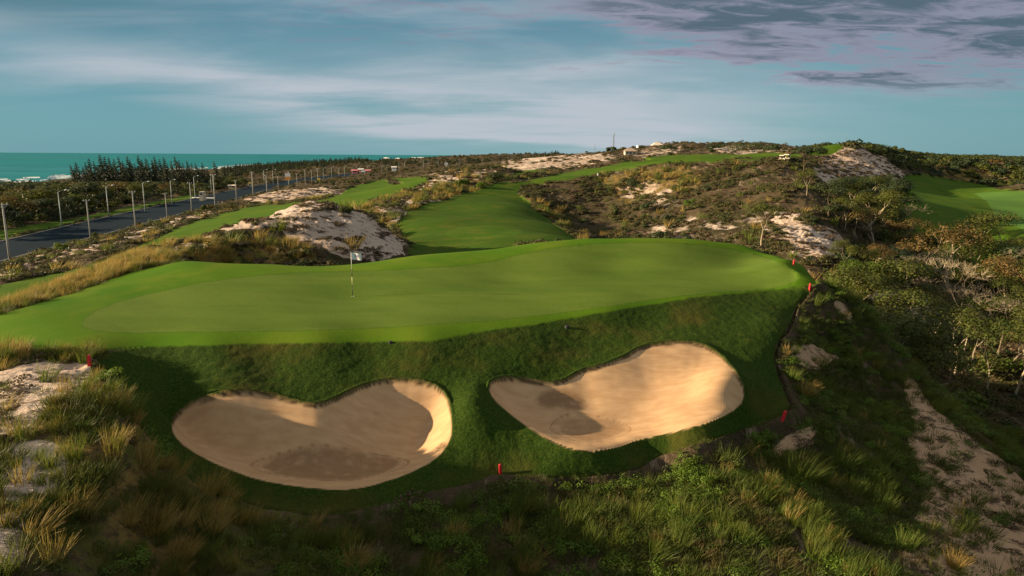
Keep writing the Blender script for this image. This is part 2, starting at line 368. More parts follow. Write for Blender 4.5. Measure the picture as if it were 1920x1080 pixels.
# ------------------------------------------------------------------ material helpers
class NT:
    def __init__(s, tree): s.t = tree; s.n = tree.nodes; s.l = tree.links
    def new(s, typ, **kw):
        nd = s.n.new(typ)
        for k, v in kw.items(): setattr(nd, k, v)
        return nd
    def put(s, sock, v):
        if isinstance(v, bpy.types.NodeSocket): s.l.new(v, sock)
        elif v is not None:
            if sock.type == 'RGBA' and len(v) == 3: v = (*v, 1)
            sock.default_value = v
    def math(s, op, a, b=None, c=None, clamp=False):
        nd = s.new('ShaderNodeMath', operation=op, use_clamp=clamp)
        s.put(nd.inputs[0], a)
        if b is not None: s.put(nd.inputs[1], b)
        if c is not None: s.put(nd.inputs[2], c)
        return nd.outputs[0]
    def mix(s, f, a, b, mode='MIX'):
        nd = s.new('ShaderNodeMix', data_type='RGBA', blend_type=mode); nd.clamp_factor = True
        s.put(nd.inputs[0], f); s.put(nd.inputs[6], a); s.put(nd.inputs[7], b)
        return nd.outputs[2]
    def noise(s, vec, scale, detail=4, rough=0.55, dist=0.0):
        nd = s.new('ShaderNodeTexNoise'); s.put(nd.inputs['Vector'], vec)
        nd.inputs['Scale'].default_value = scale; nd.inputs['Detail'].default_value = detail
        nd.inputs['Roughness'].default_value = rough; nd.inputs['Distortion'].default_value = dist
        return nd.outputs[0]
    def ramp(s, f, a, b):          # smooth 0..1 between a and b
        nd = s.new('ShaderNodeMapRange', interpolation_type='SMOOTHSTEP'); s.put(nd.inputs[0], f)
        s.put(nd.inputs[1], a); s.put(nd.inputs[2], b)
        return nd.outputs[0]
    def mapping(s, vec, scale=(1,1,1), rot=(0,0,0), loc=(0,0,0)):
        nd = s.new('ShaderNodeMapping'); s.put(nd.inputs[0], vec)
        nd.inputs['Scale'].default_value = scale; nd.inputs['Rotation'].default_value = rot; nd.inputs['Location'].default_value = loc
        return nd.outputs[0]
def new_mat(name, rough=0.9, spec=0.1):
    m = bpy.data.materials.new(name); m.use_nodes = True
    t = NT(m.node_tree); t.n.clear()
    out = t.new('ShaderNodeOutputMaterial'); b = t.new('ShaderNodeBsdfPrincipled')
    b.inputs['Roughness'].default_value = rough; b.inputs['Specular IOR Level'].default_value = spec
    t.l.new(b.outputs[0], out.inputs[0])
    return m, t, b
def simple(name, col, rough=0.7, spec=0.3, var=0.15, scale=3.0, metal=0.0):
    m, t, b = new_mat(name, rough, spec)
    g = t.new('ShaderNodeNewGeometry').outputs['Position']
    nz = t.noise(g, scale, 5)
    d = tuple(c*(1-var*2) for c in col); l = tuple(min(1, c*(1+var)) for c in col)
    t.put(b.inputs['Base Color'], t.mix(nz, d, l)); b.inputs['Metallic'].default_value = metal
    return m
def leaf_mat(name, c1, c2, c3, trans=0.35):
    """foliage: colour varies by plant and by leaf, some light passes through"""
    m, t, b = new_mat(name, 0.6, 0.25)
    oi = t.new('ShaderNodeObjectInfo').outputs['Random']
    g = t.new('ShaderNodeNewGeometry')
    at = t.new('ShaderNodeAttribute', attribute_name='tint').outputs['Fac']
    nz = t.noise(g.outputs['Position'], 0.9, 3)
    f = t.math('MULTIPLY_ADD', oi, 0.55, t.math('MULTIPLY_ADD', at, 0.7, -0.12))
    c = t.mix(f, c1, c2)
    c = t.mix(t.ramp(nz, 0.52, 0.68), c, c3)
    t.put(b.inputs['Base Color'], c)
    tr = t.new('ShaderNodeBsdfTranslucent'); t.put(tr.inputs[0], t.mix(0.5, c, (0.16,0.17,0.02)))
    mx = t.new('ShaderNodeMixShader'); mx.inputs[0].default_value = trans
    t.l.new(b.outputs[0], mx.inputs[1]); t.l.new(tr.outputs[0], mx.inputs[2])
    out = [n_ for n_ in t.n if n_.type == 'OUTPUT_MATERIAL'][0]
    t.l.new(mx.outputs[0], out.inputs[0])
    return m
# ------------------------------------------------------------------ ground material
def ground_material():
    m, t, b = new_mat('ground_cover_and_sand', 0.95, 0.05)
    pos = t.new('ShaderNodeNewGeometry').outputs['Position']
    def at(nm):
        a = t.new('ShaderNodeAttribute', attribute_name=nm)
        sx = t.new('ShaderNodeSeparateColor'); t.l.new(a.outputs['Color'], sx.inputs[0]); return sx.outputs
    A, B, C = at('mask_a'), at('mask_b'), at('mask_c')
    turf, green, bunk = A[0], A[1], A[2]
    sand, gold, trench = B[0], B[1], B[2]
    disc, bank, wet = C[0], C[1], C[2]
    nL = t.noise(pos, 0.05, 5); nM = t.noise(pos, 0.35, 5); nS = t.noise(pos, 2.2, 5, 0.65); nF = t.noise(pos, 11, 4, 0.7)
    st = t.noise(t.mapping(pos, (0.9, 2.6, 1.4), (0, 0, 0.5)), 0.9, 5, 0.65)
    # scrub floor
    base = t.mix(t.ramp(nM, 0.38, 0.62), (0.040,0.034,0.018), (0.090,0.064,0.042))
    base = t.mix(t.ramp(nS, 0.48, 0.66), base, (0.045,0.055,0.014))
    base = t.mix(t.ramp(nF, 0.55, 0.75), base, (0.17,0.125,0.085))
    dn = t.noise(t.mapping(pos, (1.5, 0.28, 0.5), (0, 0, -0.7)), 0.8, 6, 0.7)
    base = t.mix(t.math('MULTIPLY', t.ramp(dn, 0.55, 0.66), t.math('MULTIPLY', t.ramp(nL, 0.40, 0.55), 0.75)), base, (0.30,0.225,0.175))
    base = t.mix(t.math('MULTIPLY', t.ramp(dn, 0.46, 0.36), 0.5), base, (0.030,0.028,0.014))
    gcol = t.mix(nF, (0.16,0.10,0.028), (0.36,0.25,0.085))
    gcol = t.mix(t.ramp(nM, 0.45, 0.6), gcol, (0.10,0.11,0.022))
    base = t.mix(t.math('MULTIPLY', gold, t.ramp(nS, 0.35, 0.55)), base, gcol)
    # sand, with litter
    scol = t.mix(t.ramp(nL, 0.4, 0.6), (0.64,0.54,0.46), (0.52,0.40,0.31))
    scol = t.mix(t.ramp(nF, 0.35, 0.7), t.mix(0.35, scol, (0.2,0.14,0.1)), scol)
    scol = t.mix(wet, scol, t.mix(nM, (0.42,0.27,0.16), (0.58,0.41,0.27)))
    lit = t.ramp(t.math('ADD', st, t.math('MULTIPLY', nS, 0.35)), 0.72, 0.80)
    scol = t.mix(t.math('MULTIPLY', lit, 0.8), scol, (0.075,0.05,0.035))
    sm = t.ramp(t.math('ADD', sand, t.math('MULTIPLY_ADD', nM, 0.9, -0.45)), 0.30, 0.52)
    base = t.mix(sm, base, scol)
    # turf
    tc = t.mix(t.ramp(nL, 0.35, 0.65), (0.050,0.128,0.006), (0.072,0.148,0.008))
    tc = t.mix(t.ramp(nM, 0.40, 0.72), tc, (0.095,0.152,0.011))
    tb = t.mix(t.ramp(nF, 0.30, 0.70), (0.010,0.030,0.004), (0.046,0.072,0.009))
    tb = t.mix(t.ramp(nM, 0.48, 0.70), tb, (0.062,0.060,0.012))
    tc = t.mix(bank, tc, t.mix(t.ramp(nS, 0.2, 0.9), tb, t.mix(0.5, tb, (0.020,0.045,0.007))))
    tc = t.mix(disc, tc, (0.080,0.170,0.032))
    gr = t.mix(t.ramp(t.noise(t.mapping(pos, (0.25, 1.0, 1.0)), 0.5, 5, 0.6), 0.35, 0.65), (0.072,0.120,0.016), (0.104,0.153,0.024))
    gr = t.mix(t.ramp(t.noise(pos, 26, 2), 0.35, 0.8), gr, (0.085,0.150,0.022))
    tc = t.mix(green, tc, gr)
    edge = t.math('MULTIPLY', t.math('MULTIPLY', green, t.math('SUBTRACT', 1.0, green)), 1.6)
    tc = t.mix(edge, tc, (0.035,0.085,0.006))
    grain = t.noise(t.mapping(pos, (14, 9, 9)), 1.0, 4, 0.75)
    tc = t.mix(t.math('MULTIPLY', t.ramp(grain, 0.42, 0.72), 0.38), tc, t.mix(1.0, tc, (0.58,0.66,0.5), 'MULTIPLY'))
    wv = t.new('ShaderNodeTexWave', wave_type='BANDS', bands_direction='DIAGONAL'); t.put(wv.inputs['Vector'], pos)
    wv.inputs['Scale'].default_value = 0.16; wv.inputs['Distortion'].default_value = 1.2; wv.inputs['Detail'].default_value = 2
    tc = t.mix(t.math('MULTIPLY', t.ramp(wv.outputs['Fac'], 0.35, 0.65), t.math('MULTIPLY', t.math('SUBTRACT', 1.0, bank), 0.16)), tc, t.mix(1.0, tc, (1.28,1.22,1.2), 'MULTIPLY'))
    worn = t.math('MULTIPLY', t.ramp(t.noise(t.mapping(pos, (1, 1.8, 1)), 0.8, 6, 0.7), 0.60, 0.72), 0.30)
    tc = t.mix(worn, tc, (0.135,0.135,0.028))
    base = t.mix(turf, base, tc)
    # bunker sand
    rk = t.noise(t.mapping(pos, (1, 3.5, 1), (0, 0, 0.3)), 1.1, 4, 0.6)
    bc = t.mix(t.ramp(rk, 0.3, 0.7), (0.43,0.27,0.145), (0.52,0.345,0.195))
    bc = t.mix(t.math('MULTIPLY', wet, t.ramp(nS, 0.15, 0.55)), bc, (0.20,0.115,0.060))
    bc = t.mix(t.ramp(nF, 0.62, 0.80), bc, (0.30,0.19,0.11))
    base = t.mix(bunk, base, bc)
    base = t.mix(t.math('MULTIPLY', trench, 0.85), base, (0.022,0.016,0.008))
    t.put(b.inputs['Base Color'], base)
    # relief of the surface itself
    amt = t.math('SUBTRACT', 1.0, t.math('MULTIPLY', turf, t.math('SUBTRACT', 0.93, t.math('MULTIPLY', bank, 0.38))))
    amt = t.math('MULTIPLY', amt, t.math('SUBTRACT', 1.0, t.math('MULTIPLY', bunk, 0.965)))
    h = t.math('ADD', t.math('MULTIPLY', nS, 0.22), t.math('MULTIPLY', nF, 0.10))
    h = t.math('ADD', h, t.math('MULTIPLY', bunk, t.math('MULTIPLY', t.noise(pos, 3.5, 4, 0.6), 0.10)))
    bp = t.new('ShaderNodeBump'); bp.inputs['Distance'].default_value = 1.0
    t.put(bp.inputs['Strength'], t.math('MULTIPLY', amt, 0.9)); t.put(bp.inputs['Height'], h)
    t.l.new(bp.outputs[0], b.inputs['Normal'])
    return m
GROUND = ground_material()

def tag(o, label=None, cat=None, group=None, kind=None):
    if label: o['label'] = label
    if cat: o['category'] = cat
    if group: o['group'] = group
    if kind: o['kind'] = kind
    return o
def link(name, me, parent=None, mat=None):
    o = bpy.data.objects.new(name, me); COL.objects.link(o)
    if parent is not None: o.parent = parent
    if mat is not None and me is not None and len(me.materials) == 0: me.materials.append(mat)
    return o
def np_mesh(name, V, Fc, smooth=False):
    """V n x 3, Fc m x k (k = 3 or 4)"""
    V = np.asarray(V, np.float32); Fc = np.asarray(Fc, np.int32)
    me = bpy.data.meshes.new(name); k = Fc.shape[1]
    me.vertices.add(len(V)); me.vertices.foreach_set('co', V.ravel())
    me.loops.add(Fc.size); me.loops.foreach_set('vertex_index', Fc.ravel())
    me.polygons.add(len(Fc)); me.polygons.foreach_set('loop_start', np.arange(0, Fc.size, k, dtype=np.int32))
    try: me.polygons.foreach_set('loop_total', np.full(len(Fc), k, np.int32))
    except Exception: pass
    me.polygons.foreach_set('use_smooth', np.full(len(Fc), smooth))
    me.update(calc_edges=True)
    return me
# ------------------------------------------------------------------ ground meshes
def build_ground():
    V = np.stack([GX, GY, HZ], -1).reshape(-1, 3)
    # normals of the whole sheet, so that neighbouring pieces shade as one surface
    G3 = V.reshape(NV, NU, 3)
    du = np.gradient(G3, axis=1); dv = np.gradient(G3, axis=0)
    N = np.cross(du, dv); N /= np.linalg.norm(N, axis=-1, keepdims=True); N = N.reshape(-1, 3)
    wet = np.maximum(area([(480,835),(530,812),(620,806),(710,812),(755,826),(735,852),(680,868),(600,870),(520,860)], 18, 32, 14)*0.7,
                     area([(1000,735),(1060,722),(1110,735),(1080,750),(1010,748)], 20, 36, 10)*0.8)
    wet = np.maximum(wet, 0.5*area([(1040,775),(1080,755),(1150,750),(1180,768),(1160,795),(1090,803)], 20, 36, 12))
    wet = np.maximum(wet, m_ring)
    wet = np.where(m_bunk > 0.05, wet, sstep(4, 10, GX)*(GY < 47))  # in bunkers darker floor patches and rings, elsewhere warmer sand
    A_ = np.stack([np.clip(mown, 0, 1), m_green, m_bunk, np.ones_like(mown)], -1).reshape(-1, 4)
    B_ = np.stack([m_sand, m_gold, np.maximum(m_trench, m_lip), np.ones_like(mown)], -1).reshape(-1, 4)
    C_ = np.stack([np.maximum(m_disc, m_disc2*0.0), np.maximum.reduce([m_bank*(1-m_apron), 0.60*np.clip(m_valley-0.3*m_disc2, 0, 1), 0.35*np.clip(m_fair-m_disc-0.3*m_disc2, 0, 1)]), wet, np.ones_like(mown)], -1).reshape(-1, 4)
    idx = np.arange(NU*NV).reshape(NV, NU)
    Fq = np.stack([idx[:-1,:-1], idx[:-1,1:], idx[1:,1:], idx[1:,:-1]], -1).reshape(-1, 4)
    def fm(M): return (M[:-1,:-1]+M[:-1,1:]+M[1:,1:]+M[1:,:-1]).ravel()/4
    cls = np.zeros(len(Fq), int)
    cls[fm(m_valley) > 0.5] = 3; cls[fm(m_lfair) > 0.5] = 4; cls[fm(m_verge) > 0.5] = 5; cls[fm(m_up) > 0.5] = 6; cls[fm(m_right) > 0.5] = 7
    cls[fm(m_bank) > 0.5] = 2; cls[(fm(m_apron) > 0.5)] = 1
    cls[fm(m_lb) > 0.5] = 8; cls[fm(m_rb) > 0.5] = 9
    cls[fm(FB[0]) > 0.5] = 10; cls[fm(FB[1]) > 0.5] = 11
    names = {0: ('ground', 'sandy scrub covered dune ground', 'ground'), 1: ('putting_green', 'smooth mown putting green with the flagstick', 'putting green'),
             2: ('grass_bank', 'dark green mown bank around the two near bunkers', 'grass bank'), 3: ('valley_fairway', 'mown green fairway hollow behind the putting green', 'fairway'),
             4: ('lowland_fairway', 'mown fairway strip between the dune and the road', 'fairway'), 5: ('grass_verge', 'grass verge along the far side of the road', 'verge'),
             6: ('plateau_fairway', 'mown fairway on top of the scrubby hillside', 'fairway'), 7: ('ravine_fairway', 'wide mown fairway beyond the ravine trees', 'fairway'),
             8: ('sand_bunker', 'shaded sand bunker below the flagstick', 'bunker'), 9: ('sand_bunker', 'sunlit sand bunker nearest the dark ravine', 'bunker'),
             10: ('sand_bunker', 'small distant bunker in the lowland fairway', 'bunker'), 11: ('sand_bunker', 'small pale bunker beside the plateau fairway', 'bunker')}
    for c, (nm, lab, cat) in names.items():
        f = Fq[cls == c]
        if len(f) == 0: print('EMPTY class', nm); continue
        used, inv = np.unique(f, return_inverse=True)
        me = np_mesh(nm, V[used], inv.reshape(-1, 4), True)
        for an, arr in (('mask_a', A_), ('mask_b', B_), ('mask_c', C_)):
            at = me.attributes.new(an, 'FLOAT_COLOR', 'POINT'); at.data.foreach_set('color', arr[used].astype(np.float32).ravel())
        me.materials.append(GROUND)
        me.normals_split_custom_set_from_vertices(N[used].tolist())
        tag(link(nm, me), lab, cat, None, 'structure')
build_ground()
# ------------------------------------------------------------------ sea
def build_sea():
    m, t, b = new_mat('sea_water', 0.7, 0.05)
    pos = t.new('ShaderNodeNewGeometry').outputs['Position']
    n1_ = t.noise(t.mapping(pos, (0.004, 0.03, 1)), 1.0, 6, 0.7)
    n2_ = t.noise(t.mapping(pos, (0.0012, 0.0015, 1)), 1.0, 3)
    c = t.mix(t.ramp(n1_, 0.4, 0.62), (0.006,0.125,0.165), (0.03,0.235,0.27))
    c = t.mix(t.ramp(n2_, 0.4, 0.7), c, (0.006,0.18,0.20))
    t.put(b.inputs['Base Color'], c)
    bp = t.new('ShaderNodeBump'); bp.inputs['Strength'].default_value = 0.5; bp.inputs['Distance'].default_value = 2
    t.put(bp.inputs['Height'], t.noise(t.mapping(pos, (0.03, 0.12, 1)), 1.0, 5, 0.65)); t.l.new(bp.outputs[0], b.inputs['Normal'])
    xs = np.linspace(-45000, 45000, 41); ys = np.r_[np.linspace(100, 3000, 12), np.linspace(4000, 45000, 20)]
    X, Y = np.meshgrid(xs, ys); V = np.stack([X, Y, X*0], -1).reshape(-1, 3)
    idx = np.arange(X.size).reshape(X.shape)
    Fq = np.stack([idx[:-1,:-1], idx[:-1,1:], idx[1:,1:], idx[1:,:-1]], -1).reshape(-1, 4)
    me = np_mesh('sea', V, Fq, True)
    tag(link('sea', me, None, m), 'turquoise open sea under the horizon', 'sea', None, 'structure')
    # surf: low white ridges of foam along the shore
    mf, t, b = new_mat('foam', 0.8, 0.2)
    pos = t.new('ShaderNodeNewGeometry').outputs['Position']
    t.put(b.inputs['Base Color'], t.mix(t.ramp(t.noise(t.mapping(pos, (0.05, 0.2, 1)), 1, 5, 0.7), 0.35, 0.6), (0.25,0.42,0.42), (0.80,0.84,0.83)))
    Vs, Fs = [], []
    uu = np.linspace(-0.9, -0.16, 900); shore = []
    for u in uu:
        D = np.exp(np.linspace(math.log(200), math.log(2500), 500)); h = height(u*D, D)
        w = np.where(h < 0.0)[0]; shore.append(D[w[0]] if len(w) else 2500)
    shore = np.array(shore); shore = np.convolve(np.r_[[shore[0]]*10, shore, [shore[-1]]*10], np.ones(21)/21, 'valid')
    for band, (d0, wd, th) in enumerate([(4, 26, 0.0), (44, 22, 0.05), (85, 16, 0.18)]):
        for i in range(len(uu)-1):
            q = fbm(np.array([uu[i]*500.0]), np.array([band*77.0]), 9, 3)[0]
            if q < th-0.25: continue
            w_ = wd*(0.5+min(1, max(0, q+0.5)))*(shore[i]/700)
            off = d0*(shore[i]/600) + 10*fbm(np.array([uu[i]*300.0]), np.array([band*13.0]), 11, 2)[0]
            k = len(Vs)
            for j in (i, i+1):
                Da = shore[j]+off; 
                Vs += [(uu[j]*Da, Da, 0.02), (uu[j]*(Da+w_*0.35), Da+w_*0.35, 0.9), (uu[j]*(Da+w_), Da+w_, 0.02)]
            Fs += [(k, k+3, k+4, k+1), (k+1, k+4, k+5, k+2)]
    me = np_mesh('surf', Vs, Fs, True)
    tag(link('surf', me, None, mf), 'white surf breaking along the shore', 'surf', None, 'stuff')
build_sea()
# ------------------------------------------------------------------ sun, sky
SUN_EL, SUN_AZ = R(14.5), R(2)          # azimuth: degrees behind the camera's left
sd_ = Vector((-math.cos(SUN_AZ)*math.cos(SUN_EL), -math.sin(SUN_AZ)*math.cos(SUN_EL), math.sin(SUN_EL)))
sl = bpy.data.lights.new('sun', 'SUN'); sl.energy = 5.0; sl.angle = R(0.6); sl.color = (1.0, 0.76, 0.48)
so = bpy.data.objects.new('sun', sl); COL.objects.link(so); so.rotation_euler = sd_.to_track_quat('Z', 'Y').to_euler()
so.location = (-60, -20, 60)
world = bpy.data.worlds.new('World'); SC.world = world; world.use_nodes = True
t = NT(world.node_tree); t.n.clear()
wo = t.new('ShaderNodeOutputWorld'); bg = t.new('ShaderNodeBackground'); t.l.new(bg.outputs[0], wo.inputs[0])
sky = t.new('ShaderNodeTexSky', sky_type='NISHITA'); sky.sun_disc = False
sky.sun_elevation = SUN_EL; sky.sun_rotation = math.atan2(sd_.x, sd_.y) % (2*math.pi)
sky.air_density = 1.0; sky.dust_density = 0.6; sky.ozone_density = 1.6; sky.altitude = 50
gen = t.new('ShaderNodeTexCoord').outputs['Generated']
sx = t.new('ShaderNodeSeparateXYZ'); t.l.new(gen, sx.inputs[0])
x_, y_, z_ = sx.outputs
den = t.math('ADD', t.math('ABSOLUTE', z_), 0.10)
cx = t.math('DIVIDE', x_, den); cy = t.math('DIVIDE', y_, den)
cv_ = t.new('ShaderNodeCombineXYZ'); t.put(cv_.inputs[0], cx); t.put(cv_.inputs[1], cy)
P2 = cv_.outputs[0]
K = 3.1     # sky colours below are for strength 0.1 and the scene's exposure
def kc(c): return tuple(v*K for v in c)
az = t.math('DIVIDE', x_, t.math('ADD', t.math('ABSOLUTE', y_), 0.05))      # -0.8 .. 0.8 across the view
hor = t.mix(t.ramp(az, -0.55, 0.15), kc((0.18,0.42,0.50)), kc((0.30,0.52,0.58)))
hor = t.mix(t.ramp(az, 0.25, 0.75), hor, kc((0.20,0.42,0.48)))
grad = t.mix(t.ramp(z_, 0.02, 0.20), hor, kc((0.145,0.32,0.42)))
base = t.mix(0.95, t.mix(1.0, sky.outputs[0], (0.62,0.90,1.0), 'MULTIPLY'), grad)
n_big = t.noise(t.mapping(P2, (0.42, 0.9, 1), (0, 0, 0.2), (1.3, 0.4, 0)), 1.0, 6, 0.55, 0.3)
n_str = t.noise(t.mapping(P2, (0.9, 1.6, 1), (0, 0, -0.35), (4.2, 2.0, 0)), 0.8, 7, 0.56, 0.5)
n_fine = t.noise(t.mapping(P2, (1.6, 3.4, 1), (0, 0, -0.25), (7.0, 3.0, 0)), 1.6, 8, 0.68, 0.9)
zj = t.math('ADD', z_, t.math('MULTIPLY_ADD', n_big, 0.05, -0.025))
# a pale band of cloud falling from the sea side to the middle
line = t.math('ABSOLUTE', t.math('ADD', t.math('SUBTRACT', zj, 0.045), t.math('MULTIPLY', az, 0.115)))
band = t.math('MULTIPLY', t.math('SUBTRACT', 1.0, t.ramp(line, 0.0, 0.048)), t.ramp(az, 0.55, 0.10))
band = t.math('MULTIPLY', band, t.ramp(az, -1.1, -0.25))
band = t.math('ADD', t.math('MULTIPLY', band, 0.75), t.math('MULTIPLY', t.math('SUBTRACT', 1.0, t.ramp(t.math('ABSOLUTE', t.math('SUBTRACT', az, 0.02)), 0.05, 0.5)), t.math('MULTIPLY', t.ramp(zj, 0.0, 0.045), t.ramp(zj, 0.17, 0.06))), clamp=True)
wisp = t.math('MULTIPLY', t.ramp(n_str, 0.42, 0.70), t.ramp(z_, 0.03, 0.12))
veil = t.math('ADD', t.math('MULTIPLY', band, t.ramp(t.math('ADD', n_big, t.math('MULTIPLY', n_str, 0.3)), 0.35, 0.75)), t.math('MULTIPLY', wisp, 0.38), clamp=True)
c = t.mix(t.math('MULTIPLY', veil, 0.95), base, kc((0.64,0.70,0.78)))
# thin mauve cloud over the middle top
mv = t.math('MULTIPLY', t.ramp(n_fine, 0.50, 0.68), t.math('MULTIPLY', t.ramp(z_, 0.10, 0.18), t.ramp(az, -0.6, -0.2)))
c = t.mix(t.math('MULTIPLY', mv, 0.5), c, kc((0.34,0.32,0.44)))
# dark clouds high over the land side, pinkish at the rims
zone = t.math('MULTIPLY', t.ramp(t.math('ADD', az, t.math('MULTIPLY', z_, 2.2)), 0.22, 0.85), t.ramp(zj, 0.03, 0.125))
dk = t.math('ADD', t.math('MULTIPLY', zone, 0.34), t.math('ADD', t.math('MULTIPLY', n_str, 0.85), t.math('MULTIPLY', n_fine, 0.50)))
rim = t.ramp(dk, 0.82, 0.93); core = t.ramp(dk, 0.90, 1.08)
vis = t.math('MULTIPLY', t.ramp(z_, 0.05, 0.11), t.ramp(az, -0.15, 0.2))
c = t.mix(t.math('MULTIPLY', t.math('MULTIPLY', rim, 0.75), vis), c, kc((0.40,0.36,0.48)))
c = t.mix(t.math('MULTIPLY', t.math('MULTIPLY', t.math('MULTIPLY', core, t.ramp(n_fine, 0.28, 0.55)), 0.85), vis), c, kc((0.075,0.155,0.205)))
# darker air high on the sea side
ul = t.math('MULTIPLY', t.ramp(az, -0.25, -0.75), t.ramp(zj, 0.11, 0.20))
c = t.mix(t.math('MULTIPLY', ul, 0.75), c, kc((0.095,0.22,0.27)))
# unseen bright cloud overhead, added as fill light for the shaded ground
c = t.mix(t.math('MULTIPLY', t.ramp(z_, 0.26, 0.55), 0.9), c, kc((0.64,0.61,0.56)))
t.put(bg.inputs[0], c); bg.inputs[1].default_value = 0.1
SC.view_settings.view_transform = 'Standard'; SC.view_settings.look = 'None'; SC.view_settings.gamma = 1
SC.view_settings.exposure = 1.32
# ------------------------------------------------------------------ camera object
cd = bpy.data.cameras.new('camera'); cam = bpy.data.objects.new('camera', cd); COL.objects.link(cam)
cd.sensor_width = 36; cd.lens = 24; cd.clip_start = 0.5; cd.clip_end = 90000
right = Vector((cr, sr*sp, sr*cp)); up = Vector((-sr, cr*sp, cr*cp)); fwd = Vector((0, cp, -sp))
M = Matrix((right, up, -fwd)).transposed().to_4x4(); M.translation = (0, 0, ZC)
cam.matrix_world = M; SC.camera = cam
# ------------------------------------------------------------------ plant building blocks
class MB:
    """collects triangles and quads with a tint per vertex"""
    def __init__(s): s.v = []; s.f = []; s.t = []
    def tube(s, pts, rad, n=6, tint=0.5):
        k0 = len(s.v); pts = [Vector(p) for p in pts]
        for i, p in enumerate(pts):
            d = (pts[min(i+1, len(pts)-1)] - pts[max(i-1, 0)])
            d = d.normalized() if d.length > 1e-9 else Vector((0,0,1))
            a = d.orthogonal().normalized(); b = d.cross(a)
            if i and False: pass
            for j in range(n):
                q = 2*math.pi*j/n
                # fixed frame so that rings line up
                ref = Vector((0,1,0)) if abs(d.y) < 0.9 else Vector((1,0,0))
                a = (ref - d*ref.dot(d)).normalized(); b = d.cross(a)
                s.v.append(p + (a*math.cos(q)+b*math.sin(q))*rad[i]); s.t.append(tint)
        for i in range(len(pts)-1):
            for j in range(n):
                s.f.append((k0+i*n+j, k0+i*n+(j+1) % n, k0+(i+1)*n+(j+1) % n, k0+(i+1)*n+j))
        s.f.append(tuple(k0+j for j in range(n))[::-1]); s.f.append(tuple(k0+(len(pts)-1)*n+j for j in range(n)))
    def box(s, lo, hi, tint=0.5):
        x0,y0,z0 = lo; x1,y1,z1 = hi; k = len(s.v)
        s.v += [Vector(q) for q in ((x0,y0,z0),(x1,y0,z0),(x1,y1,z0),(x0,y1,z0),(x0,y0,z1),(x1,y0,z1),(x1,y1,z1),(x0,y1,z1))]; s.t += [tint]*8
        s.f += [tuple(k+i for i in q) for q in ((3,2,1,0),(4,5,6,7),(0,1,5,4),(1,2,6,5),(2,3,7,6),(3,0,4,7))]
    def leaf(s, c, nrm, size, tint, asp=0.55):
        a = nrm.orthogonal().normalized(); a.rotate(Matrix.Rotation(random.uniform(0, 6.28), 3, nrm)); b = nrm.cross(a)
        k = len(s.v); s.v += [c - a*size*0.5, c + b*size*asp*0.5, c + a*size*0.5, c - b*size*asp*0.5]; s.t += [tint]*4
        s.f.append((k, k+1, k+2, k+3))
    def blade(s, base, d, L, w, bend, tint, seg=3):
        d = Vector(d).normalized(); side = d.cross(Vector((random.uniform(-1,1), random.uniform(-1,1), 0.2))).normalized()
        p = Vector(base); k = len(s.v)
        for i in range(seg+1):
            f = i/seg; ww = w*(1-f*0.85)
            s.v += [p - side*ww*0.5, p + side*ww*0.5]; s.t += [tint]*2
            d = (d + Vector(bend)*(1.0/seg)*(0.4+f)).normalized(); p = p + d*(L/seg)
        for i in range(seg): s.f.append((k+2*i, k+2*i+1, k+2*i+3, k+2*i+2))
    def mesh(s, name, mat, smooth=False):
        me = bpy.data.meshes.new(name); me.from_pydata([tuple(q) for q in s.v], [], s.f); me.materials.append(mat)
        at = me.attributes.new('tint', 'FLOAT', 'POINT'); at.data.foreach_set('value', np.array(s.t, np.float32))
        if smooth: me.polygons.foreach_set('use_smooth', np.ones(len(me.polygons), bool))
        me.update(); return me
def rv(): return Vector((random.gauss(0,1), random.gauss(0,1), random.gauss(0,1))).normalized()

M_GOLD = leaf_mat('golden_dune_grass', (0.30,0.19,0.05), (0.50,0.35,0.12), (0.17,0.17,0.03), 0.40)
M_GRASS = leaf_mat('green_dune_grass', (0.070,0.115,0.016), (0.15,0.18,0.028), (0.05,0.095,0.016), 0.40)
M_DARKG = leaf_mat('dark_matted_grass', (0.042,0.070,0.012), (0.10,0.115,0.022), (0.13,0.10,0.035), 0.25)
M_LEAF = leaf_mat('broad_leaf_cover', (0.055,0.120,0.012), (0.15,0.24,0.022), (0.038,0.078,0.010), 0.38)
M_SCRUB = leaf_mat('dune_scrub', (0.050,0.058,0.016), (0.10,0.095,0.028), (0.085,0.060,0.028), 0.20)
M_BROWN = leaf_mat('dry_creeper', (0.070,0.045,0.028), (0.14,0.095,0.055), (0.06,0.05,0.022), 0.15)
M_TREE = leaf_mat('tree_leaves', (0.045,0.072,0.010), (0.095,0.105,0.016), (0.075,0.060,0.016), 0.28)
M_TREEB = leaf_mat('bright_tree_leaves', (0.055,0.110,0.010), (0.12,0.19,0.015), (0.05,0.09,0.012), 0.32)
M_TREER = leaf_mat('rusty_tree_leaves', (0.085,0.062,0.018), (0.15,0.090,0.026), (0.060,0.070,0.016), 0.25)
M_TREED = leaf_mat('dark_tree_leaves', (0.020,0.040,0.014), (0.045,0.065,0.018), (0.030,0.036,0.012), 0.15)
M_NEEDLE = leaf_mat('casuarina_needles', (0.018,0.034,0.026), (0.035,0.055,0.034), (0.040,0.032,0.020), 0.10)
M_BARK = simple('pale_bark', (0.40,0.33,0.22), 0.9, 0.05, 0.25, 2.0)
M_BARKD = simple('dark_bark', (0.10,0.075,0.055), 0.9, 0.05, 0.25, 2.0)

